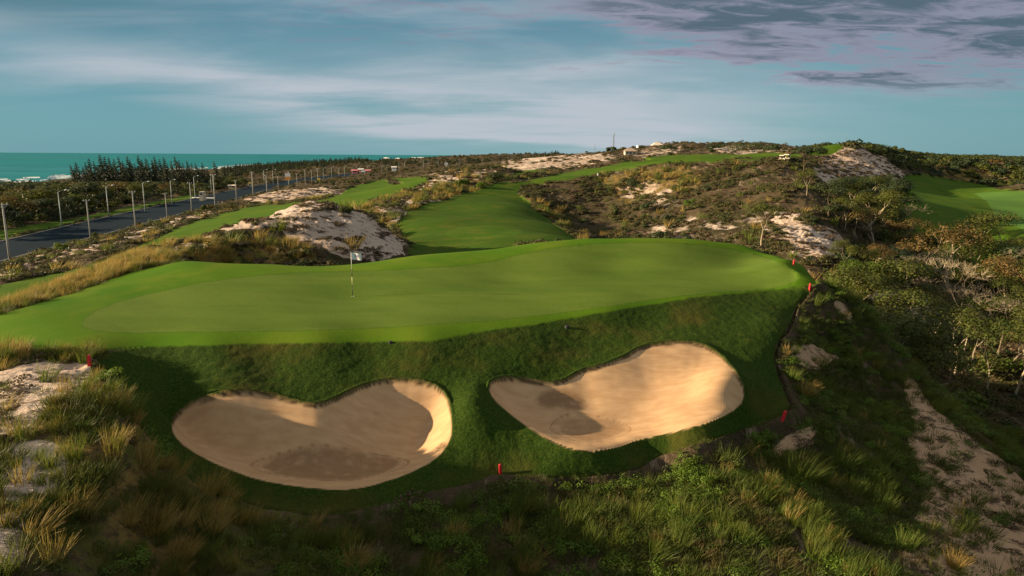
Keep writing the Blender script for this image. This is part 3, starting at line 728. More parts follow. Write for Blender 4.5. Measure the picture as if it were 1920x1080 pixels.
def tuft(mat, n, L, w, spread, bend, sp2=0.25, seg=3):
    m = MB()
    for _ in range(n):
        a = random.uniform(0, 6.28); r = spread*math.sqrt(random.random())
        base = (r*math.cos(a), r*math.sin(a), -0.03)
        d = Vector((math.cos(a)*sp2*(0.4+r/spread) + bend*0.25, math.sin(a)*sp2*(0.4+r/spread), 1))
        m.blade(base, d + Vector((random.gauss(0,.12), random.gauss(0,.12), 0)), L*random.uniform(0.55, 1.1), w*random.uniform(.7,1.3), (bend*random.uniform(.5,1.3), random.gauss(0,.15), -0.12), random.random(), seg)
    return m.mesh('tuft', mat)
def leafy(mat, n, leaf, rx, rz, lumps=5, up=0.6, stems=0, inner=0.0):
    m = MB(); cs = []
    for _ in range(lumps):
        a = random.uniform(0, 6.28); r = rx*math.sqrt(random.random())*0.75
        cs.append((Vector((r*math.cos(a), r*math.sin(a), random.uniform(0.15, 0.6)*rz)), random.uniform(0.3, 0.55)*rx, random.random()))
    for _ in range(n):
        c, rr, tt = random.choice(cs); d = rv(); d.z = abs(d.z)*0.9 - 0.15
        p = c + Vector((d.x*rr, d.y*rr, d.z*rr*min(1.0, rz/rx)*1.3))*random.uniform(0.75 if not inner else inner, 1.0)
        if p.z < 0: p.z = random.uniform(0, 0.05)
        nr = (d + rv()*0.7 + Vector((0,0,up))).normalized()
        m.leaf(p, nr, leaf*random.uniform(.6,1.3), min(1, max(0, tt*0.6+random.random()*0.4)))
    return m.mesh('leafy', mat)
def mat_clump(mat, n, leaf, rx, rz):
    m = MB()
    for _ in range(n):
        a = random.uniform(0, 6.28); r = rx*random.random()**0.6
        p = Vector((r*math.cos(a), r*math.sin(a)*0.6, random.uniform(0, rz)*(1-r/rx*0.7)))
        m.leaf(p, (rv()*0.8+Vector((0,0,1))).normalized(), leaf*random.uniform(.5,1.4), random.random(), 0.4)
    return m.mesh('creeper', mat)
# ------------------------------------------------------------------ scattered ground cover (uncountable): points with instanced clumps
def proto(meshes, name):
    c = bpy.data.collections.new(name)
    for i, me in enumerate(meshes): c.objects.link(bpy.data.objects.new('%s_%02d' % (name, i), me))
    return c
def scatter(name, label, cat, coll, nproto, pts, scl, rot, tilt=0.12):
    me = bpy.data.meshes.new(name); n_ = len(pts)
    me.vertices.add(n_); me.vertices.foreach_set('co', np.asarray(pts, np.float32).ravel())
    for an, ty, arr in (('scl', 'FLOAT', scl), ('pick', 'INT', rng.integers(0, nproto, n_).astype(np.int32))):
        a = me.attributes.new(an, ty, 'POINT'); a.data.foreach_set('value', np.asarray(arr, np.float32 if ty == 'FLOAT' else np.int32))
    a = me.attributes.new('rot', 'FLOAT_VECTOR', 'POINT')
    a.data.foreach_set('vector', np.stack([rng.normal(0, tilt, n_), rng.normal(0, tilt, n_), rot], -1).astype(np.float32).ravel())
    o = link(name, me); tag(o, label, cat, None, 'stuff')
    g = bpy.data.node_groups.new(name, 'GeometryNodeTree')
    g.interface.new_socket('Geometry', in_out='INPUT', socket_type='NodeSocketGeometry'); g.interface.new_socket('Geometry', in_out='OUTPUT', socket_type='NodeSocketGeometry')
    gi = g.nodes.new('NodeGroupInput'); go = g.nodes.new('NodeGroupOutput')
    ip = g.nodes.new('GeometryNodeInstanceOnPoints'); ci = g.nodes.new('GeometryNodeCollectionInfo')
    ci.inputs[0].default_value = coll; ci.inputs['Separate Children'].default_value = True; ci.inputs['Reset Children'].default_value = True
    def na(nm, ty):
        x = g.nodes.new('GeometryNodeInputNamedAttribute'); x.data_type = ty; x.inputs[0].default_value = nm; return x.outputs[0]
    g.links.new(gi.outputs[0], ip.inputs['Points']); g.links.new(ci.outputs[0], ip.inputs['Instance'])
    ip.inputs['Pick Instance'].default_value = True
    g.links.new(na('pick', 'INT'), ip.inputs['Instance Index']); g.links.new(na('scl', 'FLOAT'), ip.inputs['Scale'])
    g.links.new(na('rot', 'FLOAT_VECTOR'), ip.inputs['Rotation'])
    g.links.new(ip.outputs[0], go.inputs[0])
    md = o.modifiers.new('scatter', 'NODES'); md.node_group = g
    return o
def sow(x0, x1, y0, y1, dens, prob):
    """random ground points; prob(x, y) in 0..1, dens per square metre"""
    n_ = int((x1-x0)*(y1-y0)*dens)
    x = rng.uniform(x0, x1, n_); y = rng.uniform(y0, y1, n_)
    k = np.abs(x/y) < 1.25; x, y = x[k], y[k]
    p = prob(x, y); k = rng.random(len(x)) < p
    return x[k], y[k]
def pts3(x, y, sink=0.0): return np.stack([x, y, height(x, y)-sink], -1)
def wn(x, y, s, o): return np.clip(fbm(x, y, s, 3, ox=o)*0.9+0.5, 0, 1)
near_r = rough*(GY < 47)
def PXY(x, y): return project(x, y, height(x, y))
def clear(x, y, rise):
    # keeps tall growth from standing in front of the mown edge
    px, py = PXY(x, y); out = np.ones(np.shape(x))
    for r_ in (rise*0.4, rise):
        ins = (sdf(BANK, px, py-r_) > 2) & (px > 345) | (sdf(BANK, px-rise*0.5, py) > 0) & (px > 1380)
        out = np.where(ins, 0.0, out)
    out = np.where((sdf(BANK, px, py) > -20) & (px > 345), 0.0, out)
    return out
# near: golden and green tufts, leafy cover
c_gold = proto([tuft(M_GOLD, 80, 0.95, 0.020, 0.22, 0.55) for _ in range(4)] + [tuft(M_GRASS, 70, 0.9, 0.020, 0.22, 0.5)], 'gold_tuft')
c_green = proto([tuft(M_GRASS, 80, 0.85, 0.022, 0.25, 0.45) for _ in range(4)] + [tuft(M_GOLD, 50, 0.75, 0.018, 0.2, 0.5)], 'green_tuft')
c_short = proto([tuft(M_DARKG, 70, 0.42, 0.020, 0.32, 0.35, 0.6, 2) for _ in range(4)], 'short_tuft')
c_leafy = proto([leafy(M_LEAF, 420, 0.065, 0.62, random.uniform(.25,.5), random.randint(4, 9), 0.5) for _ in range(5)] + [leafy(M_TREE, 420, 0.07, 0.6, 0.3, 7, 0.5) for _ in range(3)], 'leafy_clump')
c_twig = proto([mat_clump(M_BROWN, 120, 0.13, 0.5, 0.12) for _ in range(3)], 'dry_clump')
leftm = lambda x, y: 1/(1+np.exp((x+5.5+0.12*(y-18))/1.2))      # towards the hill left of the bunkers
def p_gold(x, y):
    g = mask_at(m_gold*near_r, x, y); s = mask_at(m_sand, x, y)
    px, py = PXY(x, y)
    return np.where((px < 190) & (py > 700) & (py < 960), 0.35, 1)*np.clip(g, 0, 1)*np.clip(1.15-s*1.1, 0.03, 1)*sstep(0.48, 0.62, wn(x, y, 1.9, 1.0))
x, y = sow(-34, 2, 11, 46, 8.0, p_gold)
scatter('dune_grass', 'tall golden dune grass bent by the wind beside the mown turf', 'grass', c_gold, 5, pts3(x, y), rng.uniform(.40, 0.95, len(x)), rng.normal(0, 0.5, len(x)))
def p_ridge(x, y):
    px, py = PXY(x, y)
    return np.where(px > 440, 0.4, 1)*mask_at(m_gold*rough, x, y)*sstep(0.25, 0.5, wn(x, y, 3.0, 2.0))*(y > 33)
x, y = sow(-60, 0, 33, 64, 7.0, p_ridge)
scatter('ridge_grass', 'long golden grass along the ridge behind the apron', 'grass', c_gold, 5, pts3(x, y), rng.uniform(.4, 0.95, len(x)), rng.normal(0, 0.5, len(x)))
def p_green(x, y):
    r = mask_at(near_r, x, y); s = mask_at(m_sand, x, y); g = mask_at(m_gold, x, y)
    return clear(x, y, 42)*r*np.clip(1-s*1.05, 0.02, 1)*sstep(0.52, 0.66, wn(x, y, 2.2, 5.0))*(1-0.35*g)
x, y = sow(-26, 40, 11, 46, 7.0, p_green)
scatter('green_dune_grass', 'green windblown grass tufts on the slopes around the bunkers', 'grass', c_green, 5, pts3(x, y), rng.uniform(.35, 0.95, len(x)), rng.normal(0, 0.8, len(x)))
def p_short(x, y):
    r = mask_at(near_r, x, y); s = mask_at(m_sand, x, y)
    return r*np.clip(1-s*1.0, 0.03, 1)*sstep(0.26, 0.42, wn(x, y, 1.7, 7.0))
x, y = sow(-30, 42, 10, 47, 15.0, p_short)
_px, _py = PXY(x, y); near_e = np.where(sdf(BANK, _px, _py) > -34, 0.42, 1.0)
scatter('matted_grass', 'low matted grass covering the slope below the mown turf', 'grass', c_short, 4, pts3(x, y), near_e*rng.uniform(.35, 1.15, len(x)), rng.uniform(-1, 1, len(x)))
def p_leafy(x, y):
    r = mask_at(near_r, x, y); s = mask_at(m_sand, x, y)
    return clear(x, y, 16)*r*(1-leftm(x, y)*0.85)*np.clip(1-s*1.1, 0.02, 1)*sstep(0.40, 0.56, wn(x, y, 2.4, 9.0))
x, y = sow(-20, 42, 11, 47, 9.5, p_leafy)
scatter('leafy_ground_cover', 'low bright leaved creepers sprawling over the slope below the bunkers', 'ground cover', c_leafy, 8, pts3(x, y, 0.03), rng.uniform(.3, 1.15, len(x)), rng.uniform(0, 6.28, len(x)))
def p_twig(x, y):
    r = mask_at(near_r, x, y); s = mask_at(m_sand, x, y)
    return r*np.clip(0.25+s, 0, 1)*sstep(0.5, 0.62, wn(x, y, 1.5, 11.0))
x, y = sow(-30, 42, 11, 47, 2.0, p_twig)
scatter('dry_creeper', 'dry brown runners and litter on the bare sand near the bunkers', 'ground cover', c_twig, 3, pts3(x, y), rng.uniform(.4, 1.2, len(x)), rng.uniform(0, 6.28, len(x)))
# fringe of taller turf on the lip of the two bunkers
# middle distance: dune ridge, dune, hillside, ravine floor
c_mgold = proto([tuft(M_GOLD, 46, 1.0, 0.055, 0.4, 0.5, 0.35, 2) for _ in range(2)] + [tuft(M_GRASS, 46, 0.9, 0.055, 0.4, 0.5, 0.35, 2) for _ in range(3)], 'mid_tuft')
c_mscrub = proto([leafy(M_SCRUB, 240, 0.20, 0.8, 0.6, 5) for _ in range(3)] + [leafy(M_TREED, 240, 0.20, 0.8, 0.6, 5), leafy(M_BROWN, 240, 0.18, 0.8, 0.45, 5), leafy(M_BROWN, 240, 0.18, 0.9, 0.35, 5)], 'mid_scrub')
c_mbrown = proto([mat_clump(M_BROWN, 130, 0.26, 0.9, 0.22) for _ in range(4)], 'mid_creeper')
midr = rough*((GY > 44) & (GY < 330))
def p_mg(x, y):
    g = mask_at(m_gold*midr, x, y); r = mask_at(midr, x, y); s = mask_at(m_sand, x, y)
    return np.clip(g*0.8+0.06*r, 0, 1)*np.clip(1.1-s, 0.05, 1)*sstep(0.42, 0.6, wn(x, y, 6, 21.0))
x, y = sow(-110, 75, 55, 200, 0.95, p_mg)
scatter('dry_dune_grass', 'dry yellow grass clumps on the dunes behind the green', 'grass', c_mgold, 5, pts3(x, y), rng.uniform(.7, 1.5, len(x)), rng.normal(0, .7, len(x)))
def p_ms(x, y):
    r = mask_at(midr, x, y); s = mask_at(m_sand, x, y)
    return r*np.clip(1-s*1.15, 0.0, 1)*sstep(0.40, 0.62, wn(x, y, 7, 23.0))
x, y = sow(-110, 130, 47, 220, 2.5, p_ms)
scatter('dune_scrub', 'low grey green scrub spotting the hillside and dunes', 'scrub', c_mscrub, 6, pts3(x, y, 0.05), rng.uniform(.3, 1.15, len(x))**1.3, rng.uniform(0, 6.28, len(x)))
def p_mb(x, y):
    r = mask_at(midr, x, y); s = mask_at(m_sand, x, y)
    return r*np.clip(0.25+0.6*s, 0, 1)*sstep(0.40, 0.60, wn(x, y, 3, 25.0))
x, y = sow(-110, 170, 47, 260, 1.3, p_mb)
scatter('brown_creeper', 'dark brown creeper patches on the sand dune and hillside', 'ground cover', c_mbrown, 4, pts3(x, y), rng.uniform(.3, 1.15, len(x)), rng.normal(0, .5, len(x)))
# mats of creeper on the dunes' sand
c_dune = proto([leafy(M_BROWN, 170, 0.17, 0.75, 0.32, 4) for _ in range(3)] + [leafy(M_SCRUB, 170, 0.17, 0.7, 0.4, 4)], 'dune_mat')
def p_dn(x, y): return np.clip(mask_at(m_sand, x, y)-0.3, 0, 1)*1.5*sstep(0.46, 0.58, wn(x, y, 2.8, 41.0))*(y > 48)*np.where(y > 150, 0.45, 0.65)
x, y = sow(-60, 150, 48, 260, 0.55, p_dn)
scatter('dune_creeper', 'dark creeper mats mottling the bare sand dunes', 'ground cover', c_dune, 4, pts3(x, y, 0.08), rng.uniform(.35, 1.25, len(x))*np.clip(y/110, 1, 1.8), rng.uniform(0, 6.28, len(x)))
# far scrub
c_far = proto([leafy(M_SCRUB, 200, 0.6, 2.2, 1.5, 5) for _ in range(2)] + [leafy(M_TREED, 200, 0.6, 2.2, 1.7, 5) for _ in range(1)] + [leafy(M_TREER, 200, 0.6, 2.2, 1.4, 5)] + [leafy(M_BROWN, 180, 0.6, 2.4, 1.0, 5) for _ in range(2)], 'far_scrub')
farr = rough*((GY > 190) & (HZ > 2.5))
def p_fs(x, y):
    r = mask_at(farr, x, y); s = mask_at(m_sand, x, y)
    return r*np.clip(1-s*0.95, 0.03, 1)*sstep(0.38, 0.60, wn(x, y, 30, 27.0))
x, y = sow(-330, 420, 190, 620, 0.045, p_fs)
sc_ = rng.uniform(.35, 1.1, len(x))
x2, y2 = sow(20, 500, 230, 520, 0.085, lambda a, b: mask_at(farr, a, b)*(a/b > 0.42)*np.clip(1-mask_at(m_sand, a, b)*1.3, 0, 1))
scatter('far_scrub', 'dark scrub thickets on the distant hills and lowland', 'scrub', c_far, 6, pts3(x, y, 0.3), sc_, rng.uniform(0, 6.28, len(x)))
c_hill = proto([leafy(M_TREE, 320, 0.75, 2.8, 2.4, 7) for _ in range(3)] + [leafy(M_TREED, 320, 0.75, 3.0, 2.6, 7) for _ in range(2)] + [leafy(M_SCRUB, 260, 0.7, 2.6, 1.8, 6)], 'hill_thicket')
scatter('hill_thicket', 'rounded dark green thickets covering the hills beyond the ravine fairway', 'thicket', c_hill, 6, pts3(x2, y2, 0.4), rng.uniform(.45, 1.15, len(x2)), rng.uniform(0, 6.28, len(x2)))
x, y = sow(-900, 900, 600, 1500, 0.006, lambda a, b: mask_at(rough*(HZ > 3), a, b)*(0.35+0.65*sstep(0.45, 0.6, wn(a, b, 90, 31))))
scatter('distant_scrub', 'brown scrub on the plain before the coast', 'scrub', c_far, 6, pts3(x, y, 0.3), rng.uniform(.8, 2.0, len(x)), rng.uniform(0, 6.28, len(x)))

# undergrowth of the ravine grove and of the roadside wood
c_und = proto([leafy(M_TREE, 300, 0.24, 1.3, 1.3, 6) for _ in range(2)] + [leafy(M_TREED, 300, 0.24, 1.3, 1.2, 6), leafy(M_TREEB, 300, 0.24, 1.2, 1.1, 6)], 'undergrowth')
def p_und(x, y):
    px, py = PXY(x, y)
    return mask_at(rough, x, y)*(px > 1530)*np.clip(1-1.0*mask_at(m_sand, x, y), 0.03, 1)*np.where(y < 62, 1.4, 1)*sstep(0.34, 0.55, wn(x, y, 9, 33.0))*(height(x, y) < 13.5)
x, y = sow(15, 130, 46, 150, 0.13, p_und)
scatter('undergrowth', 'tangled undergrowth filling the ravine between the trees', 'undergrowth', c_und, 4, pts3(x, y, 0.1), rng.uniform(.6, 1.7, len(x)), rng.uniform(0, 6.28, len(x)))
c_und2 = proto([leafy(M_TREE, 220, 0.6, 2.6, 2.4, 6) for _ in range(1)] + [leafy(M_TREED, 220, 0.6, 2.6, 2.6, 6) for _ in range(3)], 'wood_floor')
def p_und2(x, y):
    px, py = PXY(x, y)
    yr = np.interp(px, [p_[0] for p_ in RFAR], [p_[1] for p_ in RFAR])
    return mask_at(rough, x, y)*(py < yr - np.where(px < 330, 15, 6))*(px < 455)*(x/y < -0.38)*(height(x, y) > 2.0)
x, y = sow(-560, -40, 100, 470, 0.055, p_und2)
scatter('wood_undergrowth', 'dense dark undergrowth below the trees beyond the road', 'undergrowth', c_und2, 4, pts3(x, y, 0.2), rng.uniform(.6, 1.5, len(x)), rng.uniform(0, 6.28, len(x)))
# ------------------------------------------------------------------ trees
def grow(m, p, d, L, r, lvl, maxl, tips, spread, droop=0.0, kink=0.35, nb=(2, 3)):
    n_ = 4; pts = [p.copy()]; rad = [r]; q = p.copy(); dd = d.copy()
    for i in range(n_):
        dd = (dd + rv()*kink*0.5 + Vector((0, 0, -droop))).normalized(); q = q + dd*(L/n_); pts.append(q.copy()); rad.append(r*(1-0.42*(i+1)/n_))
    m.tube(pts, rad, 6 if lvl < 2 else 4)
    if lvl >= maxl: tips.append((pts[-1], dd)); tips.append((pts[-2], dd)); return
    k = random.randint(*nb); a0 = random.uniform(0, 6.28)
    for j in range(k):
        a = a0 + 6.28*j/k + random.uniform(-.4, .4); side = Vector((math.cos(a), math.sin(a), 0))
        nd = (dd*(1-spread*0.5) + side*spread + Vector((0, 0, 0.25))).normalized()
        grow(m, pts[-1] if j else pts[-1], nd, L*random.uniform(.62, .85), rad[-1]*random.uniform(.65, .85), lvl+1, maxl, tips, spread, droop, kink, nb)
def tree_meshes(kind, H, leafm, leaf, nleaf, barkm):
    """trunk mesh and crown mesh of a tree of height H"""
    tr = MB(); tips = []
    if kind == 'broad':       # low fork, wide flattened crown
        grow(tr, Vector((0,0,-0.4)), Vector((random.uniform(-.2,.2), random.uniform(-.2,.2), 1)).normalized(), H*0.36, H*0.028, 0, 3, tips, 0.60, 0.0, 0.45)
    elif kind == 'open':
        grow(tr, Vector((0,0,-0.4)), Vector((0.05, 0, 1)).normalized(), H*0.30, H*0.034, 0, 4, tips, 0.62, 0.0, 0.5, (2, 3))
    elif kind == 'slender':
        grow(tr, Vector((0,0,-0.4)), Vector((random.uniform(-.1,.1), random.uniform(-.1,.1), 1)).normalized(), H*0.50, H*0.018, 0, 3, tips, 0.42, 0.0, 0.25)
    elif kind == 'bare':
        grow(tr, Vector((0,0,-0.4)), Vector((random.uniform(-.2,.2), random.uniform(-.2,.2), 1)).normalized(), H*0.34, H*0.014, 0, 4, tips, 0.50, 0.0, 0.4, (2, 3))
    cr_ = MB()
    if nleaf:
        zt = max(t_[0].z for t_ in tips); f = H*0.90/zt if zt > 0 else 1
        for i, v in enumerate(tr.v): tr.v[i] = v*f
        tips = [(a*f, b) for a, b in tips]
        tone = {i: random.random() for i in range(len(tips))}
        rr = H*(0.125 if kind == 'broad' else 0.10 if kind == 'slender' else 0.08)
        for _ in range(nleaf):
            i = random.randrange(len(tips)); c, dd = tips[i]; d = rv()
            q = c + Vector((d.x*rr*1.35, d.y*rr*1.35, d.z*rr*0.95 - rr*0.1))*random.uniform(.5, 1.0)
            cr_.leaf(q, (d*0.8+rv()*0.6+Vector((0,0,0.6))).normalized(), leaf*random.uniform(.6, 1.3), min(1, tone[i]*0.65+random.random()*0.35), 0.6)
    else:
        zt = max(t_[0].z for t_ in tips); f = H*0.95/zt
        for i, v in enumerate(tr.v): tr.v[i] = v*f
        for c, dd in tips:
            for _ in range(3):
                d2 = (dd+rv()*0.6).normalized(); e = c*f + d2*H*random.uniform(.06, .13); cr_.tube([c*f, (c*f+e)/2+rv()*0.02*H, e], [H*0.003, H*0.002, H*0.001], 3)
    a = tr.mesh('trunk', barkm, True)
    b = cr_.mesh('crown', leafm if nleaf else barkm)
    return a, b
def bush_mesh(leafm, W_, H, leaf, n_, lumps=7): return leafy(leafm, n_, leaf, W_/2, H, lumps, 0.4)
def casuarina(H, leaf, n_):
    tr = MB(); lean = random.uniform(-.10, -.02)
    px_ = [(lean*H*(i/6)**2, 0, H*i/6 - 0.4) for i in range(7)]
    tr.tube(px_, [H*0.012*(1-0.85*i/6) for i in range(7)], 5)
    cr_ = MB(); w = H*random.uniform(.15, .20)
    whorls = 16
    for k in range(whorls):
        f = 0.10+0.88*k/whorls; a0 = random.uniform(0, 6.28)
        for j in range(n_//whorls//7):
            a = a0 + random.uniform(0, 6.28); rad = w*1.3*(1-f)*random.uniform(.5, 1.1)+0.05
            c0 = Vector((lean*H*f*f, 0, H*f)); e = c0 + Vector((math.cos(a)*rad, math.sin(a)*rad, rad*random.uniform(.3, 1.0)))
            for i in range(7):
                q = c0.lerp(e, random.uniform(.15, 1)) + rv()*leaf*0.4*(1-f)
                cr_.leaf(q, rv(), leaf*(1.15-0.75*f)*random.uniform(.7, 1.4), random.random(), 0.4)
    return tr.mesh('trunk', M_BARKD, True), cr_.mesh('crown', M_NEEDLE)
ORD = ['first','second','third','fourth','fifth','sixth','seventh','eighth','ninth','tenth','eleventh','twelfth','thirteenth','fourteenth','fifteenth','sixteenth','seventeenth','eighteenth','nineteenth','twentieth',
       'twenty-first','twenty-second','twenty-third','twenty-fourth','twenty-fifth','twenty-sixth','twenty-seventh','twenty-eighth','twenty-ninth','thirtieth','thirty-first','thirty-second','thirty-third','thirty-fourth','thirty-fifth','thirty-sixth','thirty-seventh','thirty-eighth','thirty-ninth','fortieth']
ORD += ['forty-%s' % q for q in ORD[:9]] + ['fiftieth'] + ['fifty-%s' % q for q in ORD[:9]] + ['sixtieth'] + ['sixty-%s' % q for q in ORD[:9]]
def place(name, parts, loc, rot, scl, label, cat, group=None):
    e = bpy.data.objects.new(name, None); COL.objects.link(e); e.empty_display_size = 0.5
    e.location = loc; e.rotation_euler = (0, 0, rot); e.scale = (scl, scl, scl) if not isinstance(scl, tuple) else scl
    tag(e, label, cat, group)
    for nm, me in parts:
        o = bpy.data.objects.new(nm, me); COL.objects.link(o); o.parent = e
    return e
def single(name, me, loc, rot, scl, label, cat, group=None):
    o = bpy.data.objects.new(name, me); COL.objects.link(o)
    o.location = loc; o.rotation_euler = (0, 0, rot); o.scale = (scl,)*3 if not isinstance(scl, tuple) else scl
    return tag(o, label, cat, group)
NUMW = ['one','two','three','four','five','six','seven','eight','nine','ten','eleven']
TK = {}
def kinds(key, n_, *a):
    TK[key] = [tree_meshes(*a) for _ in range(n_)]
kinds('olive', 4, 'broad', 7.0, M_TREE, 0.23, 3000, M_BARK)
kinds('rusty', 3, 'broad', 7.0, M_TREER, 0.23, 2600, M_BARK)
kinds('bright', 2, 'broad', 6.0, M_TREEB, 0.24, 3600, M_BARKD)
kinds('dark', 3, 'broad', 7.0, M_TREED, 0.27, 3000, M_BARKD)
kinds('slender', 3, 'slender', 8.0, M_TREE, 0.20, 2000, M_BARK)
M_BARKG = simple('grey_bark', (0.27,0.225,0.155), 0.9, 0.05, 0.25, 2.0)
kinds('bare', 4, 'bare', 6.5, None, 0, 0, M_BARKG)
kinds('feature', 1, 'open', 7.0, M_TREER, 0.20, 2600, M_BARK)
ADJ = {'olive': 'olive green broad tree', 'rusty': 'rusty brown leaved tree', 'bright': 'bright green bushy tree', 'dark': 'dark green dense tree', 'slender': 'slender pale trunked tree', 'bare': 'bare pale branched tree'}
NOM = {'olive': 'broadleaf_tree', 'rusty': 'broadleaf_tree', 'bright': 'broadleaf_tree', 'dark': 'broadleaf_tree', 'slender': 'slender_tree', 'bare': 'bare_tree', 'feature': 'broadleaf_tree'}
ravine = []      # (kind, x, y, height, label or None)
def put_at(kind, px, py, dmin, hpx, label, ht=None):
    x, y, z = on_ground(px, py, dmin); d = math.hypot(x, y)
    ravine.append([kind, x, y, ht or hpx*y/F*(1.15 if px < 1690 and px > 1530 else 0.98), label])
put_at('feature', 1778, 545, 50, 140, 'gnarled tree with a forked white trunk and rusty crown above the ravine')
put_at('bare', 1733, 548, 50, 80, 'bare white tree with fanned twigs beside the gnarled forked tree')
put_at('bare', 1782, 640, 44, 115, 'upright bare tree with narrow fanned twigs over the dark ravine')
put_at('slender', 1427, 466, 60, 92, 'slender pale trunked tree standing alone behind the back edge of the green')
put_at('bright', 1592, 556, 52, 64, 'bright green bush tree beside the rim of the green')
put_at('dark', 1507, 330, 118, 58, 'dark dense tree on the hilltop beside the parked golf carts')
put_at('slender', 1512, 375, 108, 55, 'pale olive tree just below the dark hilltop tree')
put_at('slender', 1583, 430, 85, 58, 'slender tree with a thin white trunk at the foot of the hillside')
put_at('bright', 1664, 395, 95, 40, 'bright green tree among the olive trees beside the fairway')
put_at('dark', 1680, 400, 105, 60, 'dark round tree casting shade on the ravine fairway')
put_at('olive', 1620, 380, 120, 48, 'dark olive tree on the slope under the pale sand dune')
put_at('dark', 1600, 400, 108, 60, 'broad dark tree at the top of the ravine grove')
put_at('olive', 1625, 430, 90, 70, 'spreading olive tree with several trunks in the middle of the grove')
put_at('bare', 1637, 470, 80, 60, 'bare many stemmed tree on orange litter in the grove')
put_at('olive', 1660, 450, 80, 60, 'round olive tree at the near end of the grove by the fairway')
put_at('rusty', 1690, 500, 70, 70, 'rusty crowned tree above the pale rubble')
put_at('olive', 1880, 500, 62, 110, 'large olive tree on the rim of the ravine below the fairway')
put_at('olive', 1835, 520, 60, 85, 'olive tree beside the gnarled forked tree towards the fairway')
put_at('bare', 1900, 600, 48, 100, 'bare tree with twisted golden limbs over the dark ravine')
put_at('bare', 1700, 560, 50, 85, 'leaning bare tree over the pale rubble')
put_at('bare', 1850, 560, 55, 70, 'bare wide branched tree below the large olive tree')
for kd_, px_, pb_, hp_, lb_ in [('dark',1555,408,58,'dark tree at the corner where the hillside meets the grove'),('olive',1592,392,46,'olive tree in the back of the grove beneath the dune'),
    ('rusty',1640,458,64,'rusty tree leaning over orange litter in the grove'),('olive',1655,428,56,'tall olive tree in the heart of the grove'),('dark',1692,424,60,'dark rounded tree whose shade crosses the fairway edge'),
    ('bright',1672,404,40,'bright crowned tree behind the dark fairway edge trees'),('dark',1612,366,32,'dark low tree at the foot of the pale dune'),('olive',1650,374,34,'olive tree between the dune foot and the fairway'),
    ('dark',1640,356,24,'small dark tree touching the dune foot'),('rusty',1688,474,60,'rusty tree at the near tip of the grove'),('dark',1577,432,44,'shaded tree against the bare sandy slope'),
    ('slender',1602,444,54,'slender tree beside the thin white trunk in the grove'),('dark',1668,350,20,'smallest dark tree at the far end of the grove')]:
    put_at(kd_, px_, pb_, 85, hp_, lb_)
for i_, (px_, pb_, hp_) in enumerate([(1722,640,120),(1745,668,130),(1768,640,118),(1790,705,150),(1808,660,120),(1830,690,140),(1852,735,160),(1868,670,130),(1885,700,150),(1903,745,170),(1912,660,130),(1758,590,100),(1840,600,110),(1880,610,105),(1700,600,90),(1935,700,150)]):
    kd_ = ['slender', 'slender', 'bare'][i_ % 3]
    put_at(kd_, px_, pb_, 46, hp_, 'tall thin %s tree, %s from the green in the shadowed hollow' % ('leafless' if kd_ == 'bare' else 'trunked leafy', ORD[i_]))
keep = [(t_[1], t_[2]) for t_ in ravine]
feat = [(float(PXY(t_[1], t_[2])[0]), t_[2], t_[3]*F/t_[2]) for t_ in ravine if t_[0] in ('feature', 'bare', 'slender')]
rngt = random.Random(11)
tries = 0
while len(ravine) < 158 and tries < 30000:
    tries += 1
    y = math.exp(rngt.uniform(math.log(44), math.log(150))); u = rngt.uniform(0.40, 0.88); x = u*y
    if y < 60: u_lim = 0.56
    else: u_lim = 0.44
    if u < u_lim: continue
    if mask_at(rough, x, y) < 0.95 : continue
    px, py = PXY(x, y)
    if mask_at(m_fair, x*0.985, y) > 0.05 or mask_at(m_fair, x, y*0.97) > 0.05: continue
    if px < 1520 or (y > 110 and px < 1575) or (px < 1590 and py > 455): continue
    if px < 1605 and 395 < py < 500: continue
    if 1690 < px < 1730 and py < 480: continue
    if height(x, y) > 14.5: continue
    if any(abs(px-f_[0]) < f_[2]*0.35 and f_[1]-16 < y < f_[1]+2 for f_ in feat): continue
    zc = height(x, y)
    md = (3.3 if y < 95 else 4.6)
    if any((x-a)**2+(y-b)**2 < md*md for a, b in keep): continue
    # keep the view of the fairway open
    if y < 100:
        hh = rngt.uniform(4.6, 7.6)
        q = project(x, y, zc+hh*1.08)
        lim = (420 if px > 1740 else 440) + 12*rngt.random()
        if q[1] < lim: hh = max(2.2, hh - (lim-q[1])*y/F)
    else: hh = rngt.uniform(4.0, 6.5)
    kd = rngt.choices(['olive', 'rusty', 'bright', 'dark', 'slender', 'bare'], [38, 16, 12, 14, 12, 9])[0]
    if py > 600 : kd = rngt.choices(['bare', 'slender', 'olive'], [15, 35, 50])[0]
    if kd == 'bare' and hh < 3: kd = 'olive'
    keep.append((x, y)); ravine.append([kd, x, y, hh, None])
H0 = {'olive': 7, 'rusty': 7, 'bright': 6, 'dark': 7, 'slender': 8, 'bare': 6.5, 'feature': 7}
def ordinal_labels(items, where, edges, front):
    """items: [kind, x, y, h, label]; number every unlabelled one by kind inside distance rows"""
    rows = {}
    for it in items:
        if it[4]: continue
        r = sum(it[2] > e for e in edges); rows.setdefault((r, it[0]), []).append(it)
    for (r, kd), L in rows.items():
        L.sort(key=lambda it: it[1]/it[2])
        for i, it in enumerate(L): it[4] = '%s, %s from the sea in row %s of %s' % (ADJ[kd], ORD[min(i, 39)], NUMW[r], where)
ordinal_labels(ravine, 'the ravine', [56, 66, 78, 92, 110, 128], None)
